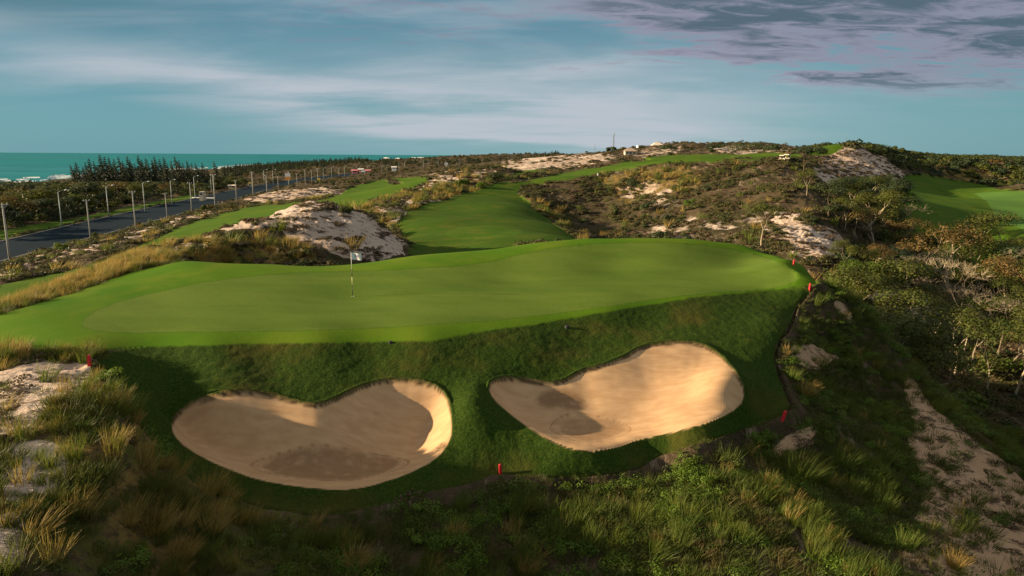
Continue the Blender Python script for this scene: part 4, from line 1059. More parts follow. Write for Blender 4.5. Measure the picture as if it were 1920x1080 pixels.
for kd, x, y, h, lab in ravine:
    a, b = random.choice(TK[kd]); s_ = h/H0[kd]
    wide = rngt.uniform(1.0, 1.35)
    place(NOM[kd], [('trunk', a), ('crown', b)], (x, y, float(height(x, y))), random.uniform(0, 6.28), (s_*wide, s_*wide, s_), lab, 'tree', 'trees in the ravine')
# ---- trees between the road and the sea
TK['belt'] = []
kinds('b_olive', 3, 'broad', 9.0, M_TREE, 0.55, 1500, M_BARKD)
kinds('b_dark', 4, 'broad', 9.0, M_TREED, 0.60, 1500, M_BARKD)
kinds('b_rusty', 2, 'broad', 9.0, M_TREER, 0.55, 700, M_BARKD)
kinds('b_bright', 1, 'broad', 7.0, M_TREEB, 0.5, 800, M_BARKD)
for k_, v_ in (('b_olive', 'olive green tree'), ('b_dark', 'dark broad tree'), ('b_rusty', 'brownish thin crowned tree'), ('b_bright', 'fresh green tree')): ADJ[k_] = v_; H0[k_] = 9.0
belt = []; keepb = []
tries = 0
while len(belt) < 260 and tries < 60000:
    tries += 1
    y = math.exp(rngt.uniform(math.log(105), math.log(420))); u = rngt.uniform(-0.86, -0.30); x = u*y
    h_ = float(height(x, y))
    if h_ < 2.5 or h_ > 7.45 or mask_at(rough, x, y) < 0.97: continue
    if float(sdf(rpoly, np.array([x]), np.array([y]))[0]) > -9: continue
    px, py = PXY(x, y)
    # only on the sea side of the road
    yr = np.interp(px, [p_[0] for p_ in RFAR], [p_[1] for p_ in RFAR])
    if py > yr - (14 if px < 330 else 4): continue
    if px > 455 or (px > 375 and py > 350 and px < 460 and y < 320): continue
    if any((x-a)**2+(y-b)**2 < (3.4 + y/75)**2 for a, b in keepb): continue
    hh = rngt.uniform(5.0, 9.5) if px < 330 else rngt.uniform(3.5, 6.5)
    q = project(x, y, h_+hh)
    lim = 342 if px < 125 else 339 if px < 330 else 329
    if q[1] < lim: hh = max(1.6, hh-(lim-q[1])*y/F)
    keepb.append((x, y)); belt.append([rngt.choices(['b_olive', 'b_dark', 'b_rusty', 'b_bright'], [30, 46, 18, 6])[0], x, y, hh, None])
ordinal_labels(belt, 'the roadside wood', [135, 160, 185, 210, 240, 270, 300, 330, 370], None)
for kd, x, y, h, lab in belt:
    a, b = random.choice(TK[kd]); s_ = h/H0[kd]; wide = rngt.uniform(0.95, 1.35)
    place('roadside_tree', [('trunk', a), ('crown', b)], (x, y, float(height(x, y))), random.uniform(0, 6.28), (s_*wide, s_*wide, s_), lab, 'tree', 'trees between the road and the sea')
# ---- casuarina row (top pixel, height)
CAS = [casuarina(16, 0.95, 1300) for _ in range(5)]
cas = [(137,311),(146,307),(155,317),(168,300),(178,304),(190,293),(199,297),(207,298),(216,301),(225,297),(233,305),(242,296),(249,302),(256,309),(262,294),(269,302),(277,300),(287,302),(293,296),(302,301),(312,298),(322,304),(330,296),(338,303),(346,308),(354,303),(361,308),(369,309),(382,308),(390,316),(404,305),(160,315),(212,310),(238,312),(282,312),(317,313),(350,314),(376,317)]
cas += [(141,318),(150,322),(163,306),(173,316),(186,312),(194,308),(203,311),(220,313),(229,309),(246,315),(259,316),(266,310),(273,311),(290,309),(298,314),(307,310),(326,311),(334,312),(342,315),(358,317),(365,319),(373,312)]
cas.sort()
for i, (px, top) in enumerate(cas):
    D = 380 + 45*math.sin(i*2.3); base = 24 - (347-285.5)*D/F
    x = (px-960)/F*D*1.0; 
    gx = on_ground(px, 340, 300)[0]
    X_, Y_, Zt = [float(q) for q in at_depth(px, top, D)]
    zg = float(height(X_, Y_)); hh = (Zt - zg)*1.10
    a, b = CAS[i % 5]; s_ = hh/16
    place('casuarina_tree', [('trunk', a), ('crown', b)], (X_, Y_, zg), random.uniform(-.5, .5), (s_*1.25, s_*1.25, s_),
          'tall dark casuarina, %s in the row above the surf counting from the open sea side' % ORD[i], 'tree', 'casuarinas along the shore')
# ---- distant shore trees: a mass nobody could count
c_dist = proto([casuarina(11, 1.3, 420)[1] for _ in range(3)] + [leafy(M_TREED, 220, 1.5, 5, 6, 6) for _ in range(3)], 'distant_tree')
def shoreline(u0, u1, n_, back0, back1):
    us = rng.uniform(u0, u1, n_); xs, ys = [], []
    for u in us:
        D = np.exp(np.linspace(math.log(300), math.log(2500), 300)); h = height(u*D, D); w = np.where(h < 1.0)[0]
        d = D[w[0]] if len(w) else 1900
        d = d*(1-rng.uniform(back0, back1)); xs.append(u*d); ys.append(d)
    return np.array(xs), np.array(ys)
x, y = shoreline(-0.42, -0.205, 1300, 0.08, 0.40)
hmap = np.interp(x/y, [-0.42, -0.33, -0.205], [0.55, 0.62, 0.75])
scatter('shore_wood', 'dark line of shore trees beyond the utility poles', 'wood', c_dist, 6, pts3(x, y, 0.3), hmap*rng.uniform(.7, 1.5, len(x)), rng.uniform(0, 6.28, len(x)))
x = []; y = []; sc_ = []
for _ in range(1300):
    px = rng.uniform(683, 1150); D = rng.uniform(850, 1500); X_ = (px-960)/1250*D; zg = float(height(X_, D))
    lo = np.interp(px, [683, 720, 800, 880, 950, 1000, 1035, 1070, 1150], [303, 297, 296, 294, 291, 287, 283, 291, 292])
    zt = float(at_depth(px, lo + rng.uniform(-1, 7), D)[2]); hh = zt - zg
    if hh < 2 or hh > 17: continue
    x.append(X_); y.append(D); sc_.append(hh/9)
x = np.array(x); y = np.array(y)
scatter('headland_wood', 'dark wood on the headland around the white buildings', 'wood', c_dist, 6, pts3(x, y, 0.3), np.array(sc_), rng.uniform(0, 6.28, len(x)))
# ---- single shrubs one can point at
def shrub(px, py, dmin, wpx, hpx, mat, label, n_=700, name='shrub', lumps=7):
    x, y, z = on_ground(px, py, dmin); w = wpx*y/F; h = hpx*y/F
    me = bush_mesh(mat, w, h, max(0.10, 1.9*y/F*1.6), n_, lumps)
    single(name, me, (x, y, z-0.05), 0, 1.0, label, 'shrub')
shrub(118, 468, 60, 30, 16, M_TREEB, 'round green bush on the bank beside the road edge')
shrub(178, 448, 60, 22, 16, M_TREE, 'olive bush at the foot of the second utility pole')
shrub(385, 397, 90, 16, 16, M_TREE, 'small dark bush on the road bank between two poles')
shrub(258, 425, 90, 14, 10, M_TREE, 'low dark bush beside the pole near the road bend')
shrub(383, 408, 90, 12, 8, M_GOLD, 'pale yellow tussock on the road bank')
shrub(1292, 386, 90, 26, 18, M_TREEB, 'bright green bush alone on the scrubby hillside')
shrub(1152, 402, 90, 16, 14, M_TREE, 'dark green bush low on the hillside beside a sandy scar')
shrub(1250, 415, 80, 26, 14, M_TREED, 'dark spreading bush on the lower hillside')
shrub(1215, 395, 80, 34, 24, M_TREED, 'shaded bush mass in the hillside hollow')
shrub(1180, 352, 90, 40, 24, M_TREED, 'dark bush at the head of the hillside hollow')
shrub(1395, 445, 60, 50, 26, M_TREE, 'olive bush against the back rim of the green')
shrub(1240, 448, 70, 40, 16, M_TREED, 'dark bush just above the back rim of the green')
shrub(868, 348, 100, 30, 14, M_TREEB, 'green bush on the dune ridge above the valley fairway')
shrub(800, 358, 100, 16, 8, M_TREE, 'small dark bush beside the bare sand on the dune ridge')
shrub(902, 352, 100, 26, 12, M_TREEB, 'light green bush lowest on the dune ridge')
shrub(925, 338, 100, 40, 16, M_TREED, 'dark bush at the tip of the dune ridge')
shrub(650, 400, 50, 28, 14, M_TREE, 'green bush on the crest of the sand dune')
shrub(618, 392, 50, 26, 10, M_BROWN, 'brown bush beside the green one on the dune crest')
shrub(1400, 284, 200, 76, 18, M_TREED, 'largest dark thicket on the central skyline hill')
shrub(1345, 281, 200, 40, 13, M_TREED, 'dark thicket on the shoulder of the central skyline hill')
shrub(1253, 283, 200, 34, 12, M_TREED, 'low skyline thicket beside the pavilion roof')
shrub(1450, 285, 200, 42, 14, M_TREED, 'rounded skyline thicket above the golf carts')
shrub(1145, 284, 200, 22, 9, M_TREED, 'round skyline bush under the tall mast')
shrub(213, 498, 40, 12, 18, M_GOLD, 'upright golden tussock on the ridge end', 500)

for i, (px, py, w, kd, lab) in enumerate([
    (1500,905,74,'g','largest green tussock on the slope below the sunlit bunker'), (1578,880,56,'g','green feathery tussock just uphill of the largest one'),
    (1510,742,40,'y','yellow green tussock beside the trench past the sunlit bunker'), (1665,918,30,'y','small pale tussock at the edge of the sandy slope'),
    (1790,1066,50,'y','pale lone tussock low on the sandy slope'), (290,1003,58,'o','brightest golden tussock on the hill below the shaded bunker'),
    (243,985,34,'o','small golden tussock beside the brightest one'), (395,925,62,'o','golden tussock pair against the dark mown edge of the shaded bunker'),
    (345,1050,60,'o','golden tussock leaning over the slope under the brightest one'), (400,1000,60,'o','golden tussock between the hill and the dark slope'),
    (853,1007,46,'y','yellow green tussock under the red stake between the bunkers'), (988,1078,44,'o','golden tussock at the lowest edge of the slope'),
    (667,1066,62,'o','broad golden tussock low on the slope under the shaded bunker'), (1100,972,56,'y','yellowish tussock under the lower mown edge')]):
    x, y, z = on_ground(px, py, 11); L = w*y/F
    me = tuft({'g': M_GRASS, 'y': M_GRASS if i % 2 else M_GOLD, 'o': M_GOLD}[kd], 240, L*0.95, 0.016, L*0.22, 0.45, 0.45, 4); me.name = 'tussock'
    single('grass_tussock', me, (x, y, z), random.gauss(0, 0.3), 1.0, lab, 'tussock', 'grass tussocks on the slopes around the bunkers')
# ------------------------------------------------------------------ built things
M_WHITE = simple('white_paint', (0.78,0.78,0.75), 0.5, 0.4, 0.04)
M_BLACK = simple('black_paint', (0.02,0.02,0.02), 0.5, 0.4, 0.1)
M_YELL = simple('pale_yellow_paint', (0.75,0.70,0.35), 0.5, 0.4, 0.04)
M_RED = simple('red_paint', (0.62,0.025,0.035), 0.45, 0.4, 0.08, 8)
M_CONC = simple('weathered_concrete', (0.42,0.42,0.38), 0.9, 0.1, 0.12, 1.5)
M_GALV = simple('galvanised_steel', (0.38,0.45,0.44), 0.5, 0.5, 0.08, 1.5)
M_ASPH = simple('dark_asphalt', (0.008,0.021,0.034), 0.95, 0.05, 0.25, 0.25)
M_KERB = simple('kerb_concrete', (0.36,0.36,0.33), 0.9, 0.1, 0.12, 0.8)
M_TILE = simple('terracotta_roof', (0.42,0.32,0.26), 0.9, 0.1, 0.12, 0.8)
M_PALE = simple('pale_roof', (0.70,0.60,0.48), 0.9, 0.1, 0.06, 0.8)
M_WALL = simple('cream_wall', (0.62,0.56,0.42), 0.9, 0.1, 0.06, 0.8)
M_GLASS = simple('dark_glass', (0.03,0.04,0.05), 0.15, 0.6, 0.1)
M_RUB = simple('tyre_rubber', (0.02,0.02,0.02), 0.9, 0.1, 0.1)
M_SEAT = simple('beige_seat', (0.55,0.48,0.36), 0.7, 0.2, 0.05)
M_PINK = simple('faded_pink_cloth', (0.62,0.22,0.24), 0.9, 0.1, 0.15, 0.5)
M_ORNG = simple('orange_board', (0.75,0.36,0.10), 0.6, 0.2, 0.10, 1.0)
M_BLUEI = simple('blue_ink', (0.25,0.33,0.52), 0.8, 0.1, 0.05)
M_PEACH = simple('peach_ink', (0.72,0.42,0.34), 0.8, 0.1, 0.05)
M_YSIGN = simple('yellow_sign', (0.80,0.60,0.08), 0.6, 0.2, 0.05)
M_STEELD = simple('grey_lattice', (0.16,0.18,0.20), 0.6, 0.4, 0.05)
def mk(name, mb, mat, parent=None, smooth=False): return link(name, mb.mesh(name, mat, smooth), parent)
def emp(name, loc, rot=0, label=None, cat=None, group=None, scl=1.0):
    e = bpy.data.objects.new(name, None); COL.objects.link(e); e.location = loc; e.rotation_euler = (0, 0, rot); e.scale = (scl,)*3; e.empty_display_size = 0.4
    return tag(e, label, cat, group)
def dup(root, loc, rot, scl, label, group=None):
    r = root.copy(); COL.objects.link(r); r.location = loc; r.rotation_euler = (0, 0, rot); r.scale = (scl,)*3; r['label'] = label
    if group: r['group'] = group
    for ch in root.children:
        c = ch.copy(); COL.objects.link(c); c.parent = r
        for g in ch.children:
            d = g.copy(); COL.objects.link(d); d.parent = c
    return r
# flagstick
x, y, z = at_z(661.5, 557, 16.5); z = float(height(x, y))
top = float(at_depth(661.5, 474, float(y))[2]); HF = top - z
fs = emp('flagstick', (x, y, z), 0, 'striped flagstick with a white flag standing in the hole on the green', 'flagstick')
def cyl(r, z0, z1, n=12, x0=0, y0=0):
    m = MB(); m.tube([(x0, y0, z0), (x0, y0, z1)], [r, r], n); return m
mk('pole', cyl(0.016, 0.62*HF, HF*1.005), M_WHITE, fs, True)
for a, b, mm_ in ((0.455, 0.62, M_BLACK), (0.26, 0.455, M_YELL), (0.0, 0.26, M_BLACK)): mk('pole_band', cyl(0.0165, a*HF, b*HF), mm_, fs, True)
fm_ = MB(); NX, NZ = 16, 8; W_F, H_F = 0.56, 0.37
for s_ in (0, 1):
    for i in range(NX+1):
        for j in range(NZ+1):
            u_ = i/NX; v_ = j/NZ
            fm_.v.append(Vector((0.015+W_F*u_*(1-0.10*v_*u_ - 0.02*math.sin(v_*5)), 0.05*math.sin(u_*5.5+v_*1.3)*u_ + s_*0.004, HF - H_F + H_F*v_ - 0.03*u_*u_ + 0.01*math.sin(u_*7)))); fm_.t.append(0.5)
k2 = (NX+1)*(NZ+1)
for i in range(NX):
    for j in range(NZ):
        q = i*(NZ+1)+j
        fm_.f.append((q, q+NZ+1, q+NZ+2, q+1)); fm_.f.append((k2+q+1, k2+q+NZ+2, k2+q+NZ+1, k2+q))
fl = mk('flag', fm_, M_WHITE, fs, True)
def fpt(u_, v_): return Vector((0.015+W_F*u_*(1-0.10*v_*u_ - 0.02*math.sin(v_*5)), 0.05*math.sin(u_*5.5+v_*1.3)*u_ - 0.006, HF - H_F + H_F*v_ - 0.03*u_*u_ + 0.01*math.sin(u_*7)))
em = MB()
def patch(m, u0, v0, u1, v1):
    k = len(m.v); m.v += [fpt(u0, v0), fpt(u1, v0), fpt(u1, v1), fpt(u0, v1)]; m.t += [.5]*4; m.f.append((k, k+1, k+2, k+3))
for u0 in (0.33, 0.42, 0.51): patch(em, u0, 0.40, u0+0.05, 0.66)
patch(em, 0.31, 0.70, 0.62, 0.745)
mk('emblem', em, M_BLUEI, fl)
em = MB(); patch(em, 0.60, 0.36, 0.67, 0.72); patch(em, 0.36, 0.30, 0.58, 0.345); mk('emblem', em, M_PEACH, fl)
cu_ = MB(); n_ = 24; k = 0
for i in range(n_):
    a = 6.283*i/n_
    for r_, zz in ((0.054, 0.012), (0.075, 0.012), (0.054, -0.09)): cu_.v.append(Vector((r_*math.cos(a), r_*math.sin(a), zz))); cu_.t.append(.5)
for i in range(n_):
    a = 3*i; b = 3*((i+1) % n_); cu_.f += [(a, a+1, b+1, b), (a+2, a, b, b+2)]
mk('hole_cup', cu_, M_WHITE, fs, True)
# red hazard stakes
def stake(px, pyb, pyt, dmin, tilt, label):
    x, y, z = on_ground(px, pyb, dmin); h = (pyb-pyt)*y/F*1.02
    m = MB(); w = max(0.035, h*0.12)
    b0 = [(-w,-w,-0.2),(w,-w,-0.2),(w,w,-0.2),(-w,w,-0.2),(-w,-w,h*0.9),(w,-w,h*0.9),(w,w,h*0.9),(-w,w,h*0.9),(-w*.5,-w*.5,h),(w*.5,-w*.5,h),(w*.5,w*.5,h),(-w*.5,w*.5,h)]
    m.v += [Vector(q) for q in b0]; m.t += [.5]*12
    m.f += [(3,2,1,0),(0,1,5,4),(1,2,6,5),(2,3,7,6),(3,0,4,7),(4,5,9,8),(5,6,10,9),(6,7,11,10),(7,4,8,11),(8,9,10,11)]
    me = m.mesh('hazard_stake', M_RED); o = link('hazard_stake', me); o.location = (x, y, z); o.rotation_euler = (0, tilt, 0.3)
    tag(o, label, 'stake', 'red hazard stakes around the green')
stake(168, 686, 664, 18, 0.03, 'short red stake beside the bare sand of the grassy hill')
stake(938, 889, 869, 15, -0.02, 'short red stake at the lower mown edge between the two bunkers')
stake(1467, 789, 770, 20, 0.32, 'tilted red stake at the mown edge past the sunlit bunker')
stake(1518, 544, 532, 25, 0.05, 'red stake at the end of the green where the trench starts')
stake(1488, 497, 487, 25, 0.05, 'smallest red stake on the back rim of the green')
def marker(px, py, dmin, w, h, mat, label, cat='marker', name='ground_marker'):
    x, y, z = on_ground(px, py, dmin); W2 = w*y/F/2; H2 = h*y/F
    m = MB(); m.tube([(0,0,-0.05),(0,0,H2*0.7),(0,0,H2)], [W2, W2*0.95, W2*0.6], 10)
    o = link(name, m.mesh(name, mat, False)); o.location = (x, y, z); tag(o, label, cat)
marker(1063, 615, 20, 9, 5, M_BLACK, 'small black sprinkler head on the bank above the bunkers', 'sprinkler head', 'sprinkler_head')
marker(732, 643, 20, 8, 3, M_BLACK, 'flat black sprinkler head at the lip of the apron', 'sprinkler head', 'sprinkler_head')
marker(177, 498, 50, 3, 3, M_BLACK, 'tiny black marker on the lowland fairway')
marker(1121, 330, 120, 3, 5, M_WHITE, 'white tee marker on the plateau fairway edge')
marker(129, 469, 60, 1.6, 6, M_WHITE, 'short white post beside the round green roadside bush')
# road: asphalt sheet and kerbs
def strip(name, A_, B_, z0, th, mat, label, cat):
    V = []; Fq = []
    for (ax, ay), (bx, by) in zip(A_, B_): V += [(ax, ay, z0), (bx, by, z0), (ax, ay, z0-th), (bx, by, z0-th)]
    for i in range(len(A_)-1):
        k = 4*i; Fq += [(k, k+1, k+5, k+4), (k+2, k, k+4, k+6), (k+1, k+3, k+7, k+5)]
    me = bpy.data.meshes.new(name); me.from_pydata(V, [], Fq); me.materials.append(mat)
    return tag(link(name, me), label, cat, None, 'structure')
def resample(P_, n_):
    P_ = np.array(P_); s = np.r_[0, np.cumsum(np.hypot(*np.diff(P_, axis=0).T))]; q = np.linspace(0, s[-1], n_)
    o = np.c_[np.interp(q, s, P_[:,0]), np.interp(q, s, P_[:,1])]
    for _ in range(6): o[1:-1] = (o[:-2]+o[1:-1]*2+o[2:])/4
    return o
ra = resample(rn, 90); rb = resample(rf, 90)
strip('road', ra, rb, ROADZ, 0.1, M_ASPH, 'dark asphalt road running towards the coast', 'road')
def side(P_, Q_, w):
    d = Q_-P_; d /= np.linalg.norm(d, axis=1, keepdims=True); return P_ - d*w
strip('kerb', side(rb, ra, 0.35), rb, ROADZ+0.12, 0.4, M_KERB, 'pale kerb along the far edge of the road', 'kerb')
strip('kerb', ra, side(ra, rb, 0.30), ROADZ+0.12, 0.4, M_KERB, 'pale kerb along the near edge of the road', 'kerb')
ja = np.array([at_z(a_, b_, ROADZ)[:2] for a_, b_ in ((362, 370.5), (385, 371), (404, 371.5))]); 
strip('side_road', ja, np.array([at_z(a_, b_, ROADZ)[:2] for a_, b_ in ((362, 365.5), (385, 366), (404, 366.5))]), ROADZ-0.02, 0.3, M_ASPH, 'short side road past the gatehouse', 'road')
strip('kerb', ja + np.array([0, -1.2]), ja, ROADZ+0.15, 0.5, M_WHITE, 'white kerb along the side road by the gatehouse', 'kerb')
# utility poles and street lamps
def make_pole():
    t_ = emp('utility_pole', (0,0,0), 0, 'x', 'pole', 'concrete utility poles on the near side of the road')
    m = MB(); m.tube([(0,0,-0.5),(0,0,9.2)], [0.17,0.11], 8); mk('post', m, M_CONC, t_, True)
    m = MB(); m.box((-0.75,-0.05,8.9),(0.75,0.05,9.0)); mk('crossarm', m, M_GALV, t_)
    for s_ in (-0.6, 0.6):
        m = MB(); m.tube([(s_,0,9.0),(s_,0,9.25)], [0.05,0.035], 6); mk('insulator', m, M_WHITE, t_)
    m = MB(); m.box((-0.04,-0.04,8.3),(0.04,0.04,8.36)); m.tube([(-0.6,0,8.93),(0,0,8.35)], [.03,.03], 4); m.tube([(0.6,0,8.93),(0,0,8.35)], [.03,.03], 4); mk('brace', m, M_GALV, t_)
    return t_
def make_lamp():
    t_ = emp('street_lamp', (0,0,0), 0, 'x', 'street lamp', 'street lamps on the far side of the road')
    m = MB(); m.tube([(0,0,-0.5),(0,0,8.8)], [0.14,0.08], 8); mk('post', m, M_GALV, t_, True)
    m = MB(); m.tube([(0,0,8.7),(0.6,0,9.1),(1.5,0,9.25)], [0.05,0.045,0.04], 6); mk('arm', m, M_GALV, t_, True)
    m = MB(); m.tube([(1.4,0,9.24),(1.75,0,9.30),(2.1,0,9.30)], [0.07,0.16,0.06], 8); h = mk('lamp_head', m, M_WHITE, t_, True)
    return t_
pole0 = make_pole(); lamp0 = make_lamp(); used = {'p': False, 'l': False}
def put(kind, px, pyb, pyt, dmin, rot, label, zref=None):
    x, y, z = on_ground(px, pyb, dmin)
    if zref is not None: x, y, z = [float(q) for q in at_z(px, pyb, zref)]; z = float(height(x, y))
    h = (float(at_depth(px, pyt, y)[2]) - z); base = pole0 if kind == 'p' else lamp0
    s_ = h/9.2
    if not used[kind]:
        used[kind] = True; base.location = (x, y, z); base.rotation_euler = (0,0,rot); base.scale = (s_,)*3; base['label'] = label; return base
    return dup(base, (x, y, z), rot, s_, label)
for i, (px, b_, t_) in enumerate([(19,492,381),(170,448,374),(255,432,358),(314,413,362),(360,398,342),(404,391,327),(444,381,338),(475,370,322),(501,367,328),(522,355,330),(557.5,351,326),(573,351,319),(585,346,320),(596,343,315)]):
    put('p', px, b_, t_, 85, 0.9, '%s utility pole on the near roadside, counting up the road towards the horizon' % ORD[i], 7.6)
for i, (px, b_, t_) in enumerate([(117,430,357),(205,412,348),(272.5,399,341),(323,384,337),(366,372,330),(397,364,331),(496,352,318),(512.5,346,318)]):
    put('l', px, b_, t_, 110, 0.35, '%s street lamp on the verge side of the road, counting up the road' % ORD[i], 7.2)
for i, (px, b_, t_) in enumerate([(607,336,315),(622,335,313),(636,333,314),(646.5,332,311),(661,330,312),(675,328,312),(690,326,310),(716,324,309),(726,323,308),(748,321,305),(759,320,302),(794,317,300),(803,316,301),(822,315,300),(861,313,297)]):
    put('l', px, b_, t_, 300, 0.5, '%s distant lamp post across the brown plain before the headland' % ORD[i])
# billboard and yellow boards
def board(px, pyb, pyt, x0, x1, yb, yt, zref, mats, label, name='billboard', cat='billboard'):
    x, y, z = [float(q) for q in at_z(px, pyb, zref)]; z = float(height(x, y)); s_ = y/F
    e = emp(name, (x, y, z), 0, label, cat)
    m = MB(); m.tube([(0,0,-0.4),(0,0,(pyb-pyt)*s_)], [0.7*s_, 0.6*s_], 8); mk('post', m, M_GALV, e, True)
    n_ = len(mats)
    for i, mm_ in enumerate(mats):
        za = (pyb-yb)*s_ + (yb-yt)*s_*i/n_; zb = (pyb-yb)*s_ + (yb-yt)*s_*(i+1)/n_
        m = MB(); m.box(((x0-px)*s_, -0.35-0.05, za), ((x1-px)*s_, -0.25, zb)); mk('panel', m, mm_, e)
board(542, 352, 325, 536, 546, 340, 328, 7.6, [M_ORNG, M_WHITE], 'roadside billboard with a white top and orange bottom')
board(597.5, 343, 334, 595, 601, 339, 335, 7.6, [M_YSIGN], 'small yellow board beside the road', 'sign_board', 'sign')
board(837, 315, 306, 833.5, 840, 311, 306.5, 9.3, [M_WHITE], 'plain white board before the headland wood', 'sign_board', 'sign')
# buildings
def house(name, px, pyb, w, h, D, roof, wallm, roofm, label, dep=None, zref=None, rise=0.35, cat='building', nwin=2, over=0.12):
    if D is None: x, y, z = on_ground(px, pyb, 90)
    else: x, y, zz = [float(q) for q in at_depth(px, pyb, D)]; z = zz
    s_ = y/F; W_ = w*s_; H_ = h*s_; dp = dep or W_*0.8; hw = H_*(1-rise) if roof != 'flat' else H_*0.88
    e = emp(name, (x, y, z), 0, label, cat)
    m = MB(); m.box((-W_/2, -dp/2, -2.5), (W_/2, dp/2, hw)); mk('wall', m, wallm, e)
    m = MB(); ov = W_*over
    if roof == 'hip':
        b0 = [(-W_/2-ov,-dp/2-ov,hw),(W_/2+ov,-dp/2-ov,hw),(W_/2+ov,dp/2+ov,hw),(-W_/2-ov,dp/2+ov,hw),(-W_*0.18,0,H_),(W_*0.18,0,H_)]
        m.v += [Vector(q) for q in b0]; m.t += [.5]*6; m.f += [(0,1,5,4),(2,3,4,5),(1,2,5),(3,0,4),(3,2,1,0)]
    elif roof == 'pyramid':
        b0 = [(-W_/2-ov,-dp/2-ov,hw),(W_/2+ov,-dp/2-ov,hw),(W_/2+ov,dp/2+ov,hw),(-W_/2-ov,dp/2+ov,hw),(0,0,H_)]
        m.v += [Vector(q) for q in b0]; m.t += [.5]*5; m.f += [(0,1,4),(1,2,4),(2,3,4),(3,0,4),(3,2,1,0)]
    elif roof == 'gable':
        b0 = [(-W_/2-ov,-dp/2-ov,hw),(W_/2+ov,-dp/2-ov,hw),(W_/2+ov,dp/2+ov,hw),(-W_/2-ov,dp/2+ov,hw),(-W_/2-ov,0,H_),(W_/2+ov,0,H_)]
        m.v += [Vector(q) for q in b0]; m.t += [.5]*6; m.f += [(0,1,5,4),(2,3,4,5),(1,2,5),(3,0,4),(3,2,1,0)]
    else: m.box((-W_/2-ov, -dp/2-ov, hw+0.01), (W_/2+ov, dp/2+ov, H_))
    mk('roof', m, roofm, e)
    for i in range(nwin):
        cx_ = W_*(-0.5+(i+0.5)/nwin); ww = W_/nwin*0.5
        m = MB(); m.box((cx_-ww/2, -dp/2-0.06, hw*0.35), (cx_+ww/2, -dp/2-0.01, hw*0.78)); mk('window', m, M_GLASS, e)
house('resort_villa', 724, 301, 12, 6, 1500, 'hip', M_WHITE, M_WHITE, 'white gabled villa at the open sea end of the headland')
house('resort_villa', 746, 301, 9, 5, 1420, 'hip', M_WHITE, M_WHITE, 'second white villa from the sea on the headland')
house('resort_villa', 775, 302, 14, 7, 1400, 'hip', M_WHITE, M_WHITE, 'long white villa in the middle of the headland resort')
house('resort_villa', 789, 303, 10, 8, 1380, 'gable', M_WHITE, M_WHITE, 'white gabled villa touching the long white one')
house('resort_villa', 799, 303, 9, 6, 1380, 'hip', M_WHITE, M_GALV, 'white villa with a pale blue roof on the headland')
house('resort_villa', 808, 302, 8, 5, 1400, 'hip', M_WHITE, M_PALE, 'cream roofed villa at the inland end of the resort')
for i, (px, py, w) in enumerate([(672,306,4),(677,306,4),(693,306,4),(702,306,4),(714,307,4),(719,306,4),(730,306,4),(735,307,4),(743,306,4),(748,306,3),(759,306,3)]):
    house('beach_bungalow', px, py, w, 3.6, 1250-i*3, 'gable', M_WHITE, M_WHITE, '%s little white beach bungalow from the sea under the headland palms' % ORD[i], nwin=1)
house('white_pavilion', 866, 299, 9, 9, 1150, 'pyramid', M_WHITE, M_WHITE, 'bright white pavilion with a steep pyramid roof', rise=0.6)
house('small_building', 883, 299, 7, 5, 1180, 'flat', M_WHITE, M_GALV, 'small flat roofed building beside the white pavilion')
house('site_hut', 739, 317, 8, 5, 640, 'gable', M_WHITE, M_WHITE, 'white site hut alone on the brown plain', nwin=1)
house('site_hut', 681, 325, 6, 5, 560, 'gable', M_WHITE, M_GALV, 'white hut amid the pink awnings on the plain', nwin=1)
house('market_awning', 665, 324, 10, 6, 600, 'gable', M_PINK, M_PINK, 'pink awning at the seaward end of the roadside market', nwin=1)
house('market_awning', 677, 321, 9, 5, 640, 'gable', M_PINK, M_WHITE, 'white topped pink awning in the middle of the market', nwin=1)
house('market_awning', 690, 324, 9, 6, 600, 'gable', M_PINK, M_PINK, 'pink awning at the inland end of the roadside market', nwin=1)
house('gatehouse', 380, 368, 7, 9, 245, 'flat', M_WALL, M_PALE, 'narrow cream gatehouse at the side road junction', dep=2.5, nwin=1, over=0.05)
house('roadside_house', 436, 352, 12, 6, 335, 'gable', M_WALL, M_PALE, 'low cream house in the sun beyond the road')
house('roadside_house', 470, 350, 6, 7, 350, 'flat', M_WALL, M_YSIGN, 'small yellow topped house further up the road', nwin=1)
house('lodge', 62, 386, 34, 12, 250, 'hip', M_GALV, M_GALV, 'grey blue lodge half hidden in the roadside wood', nwin=4, over=0.06)
house('lodge', 217, 358, 12, 8, 300, 'hip', M_WHITE, M_WHITE, 'white roofed lodge behind the second street lamp', nwin=2)
house('clubhouse', 1181, 291, 20, 13, 330, 'hip', M_WALL, M_TILE, 'pale clubhouse with a tiled hip roof below the tall mast', nwin=3, rise=0.45)
house('clubhouse_wing', 1205, 280, 20, 7, 360, 'flat', M_WHITE, M_WHITE, 'long white flat roofed block on the skyline', nwin=4, over=0.03)
house('clubhouse_wing', 1232, 277, 18, 10, 370, 'hip', M_PALE, M_PALE, 'sand coloured hip roofed block on the skyline', nwin=3, rise=0.6)
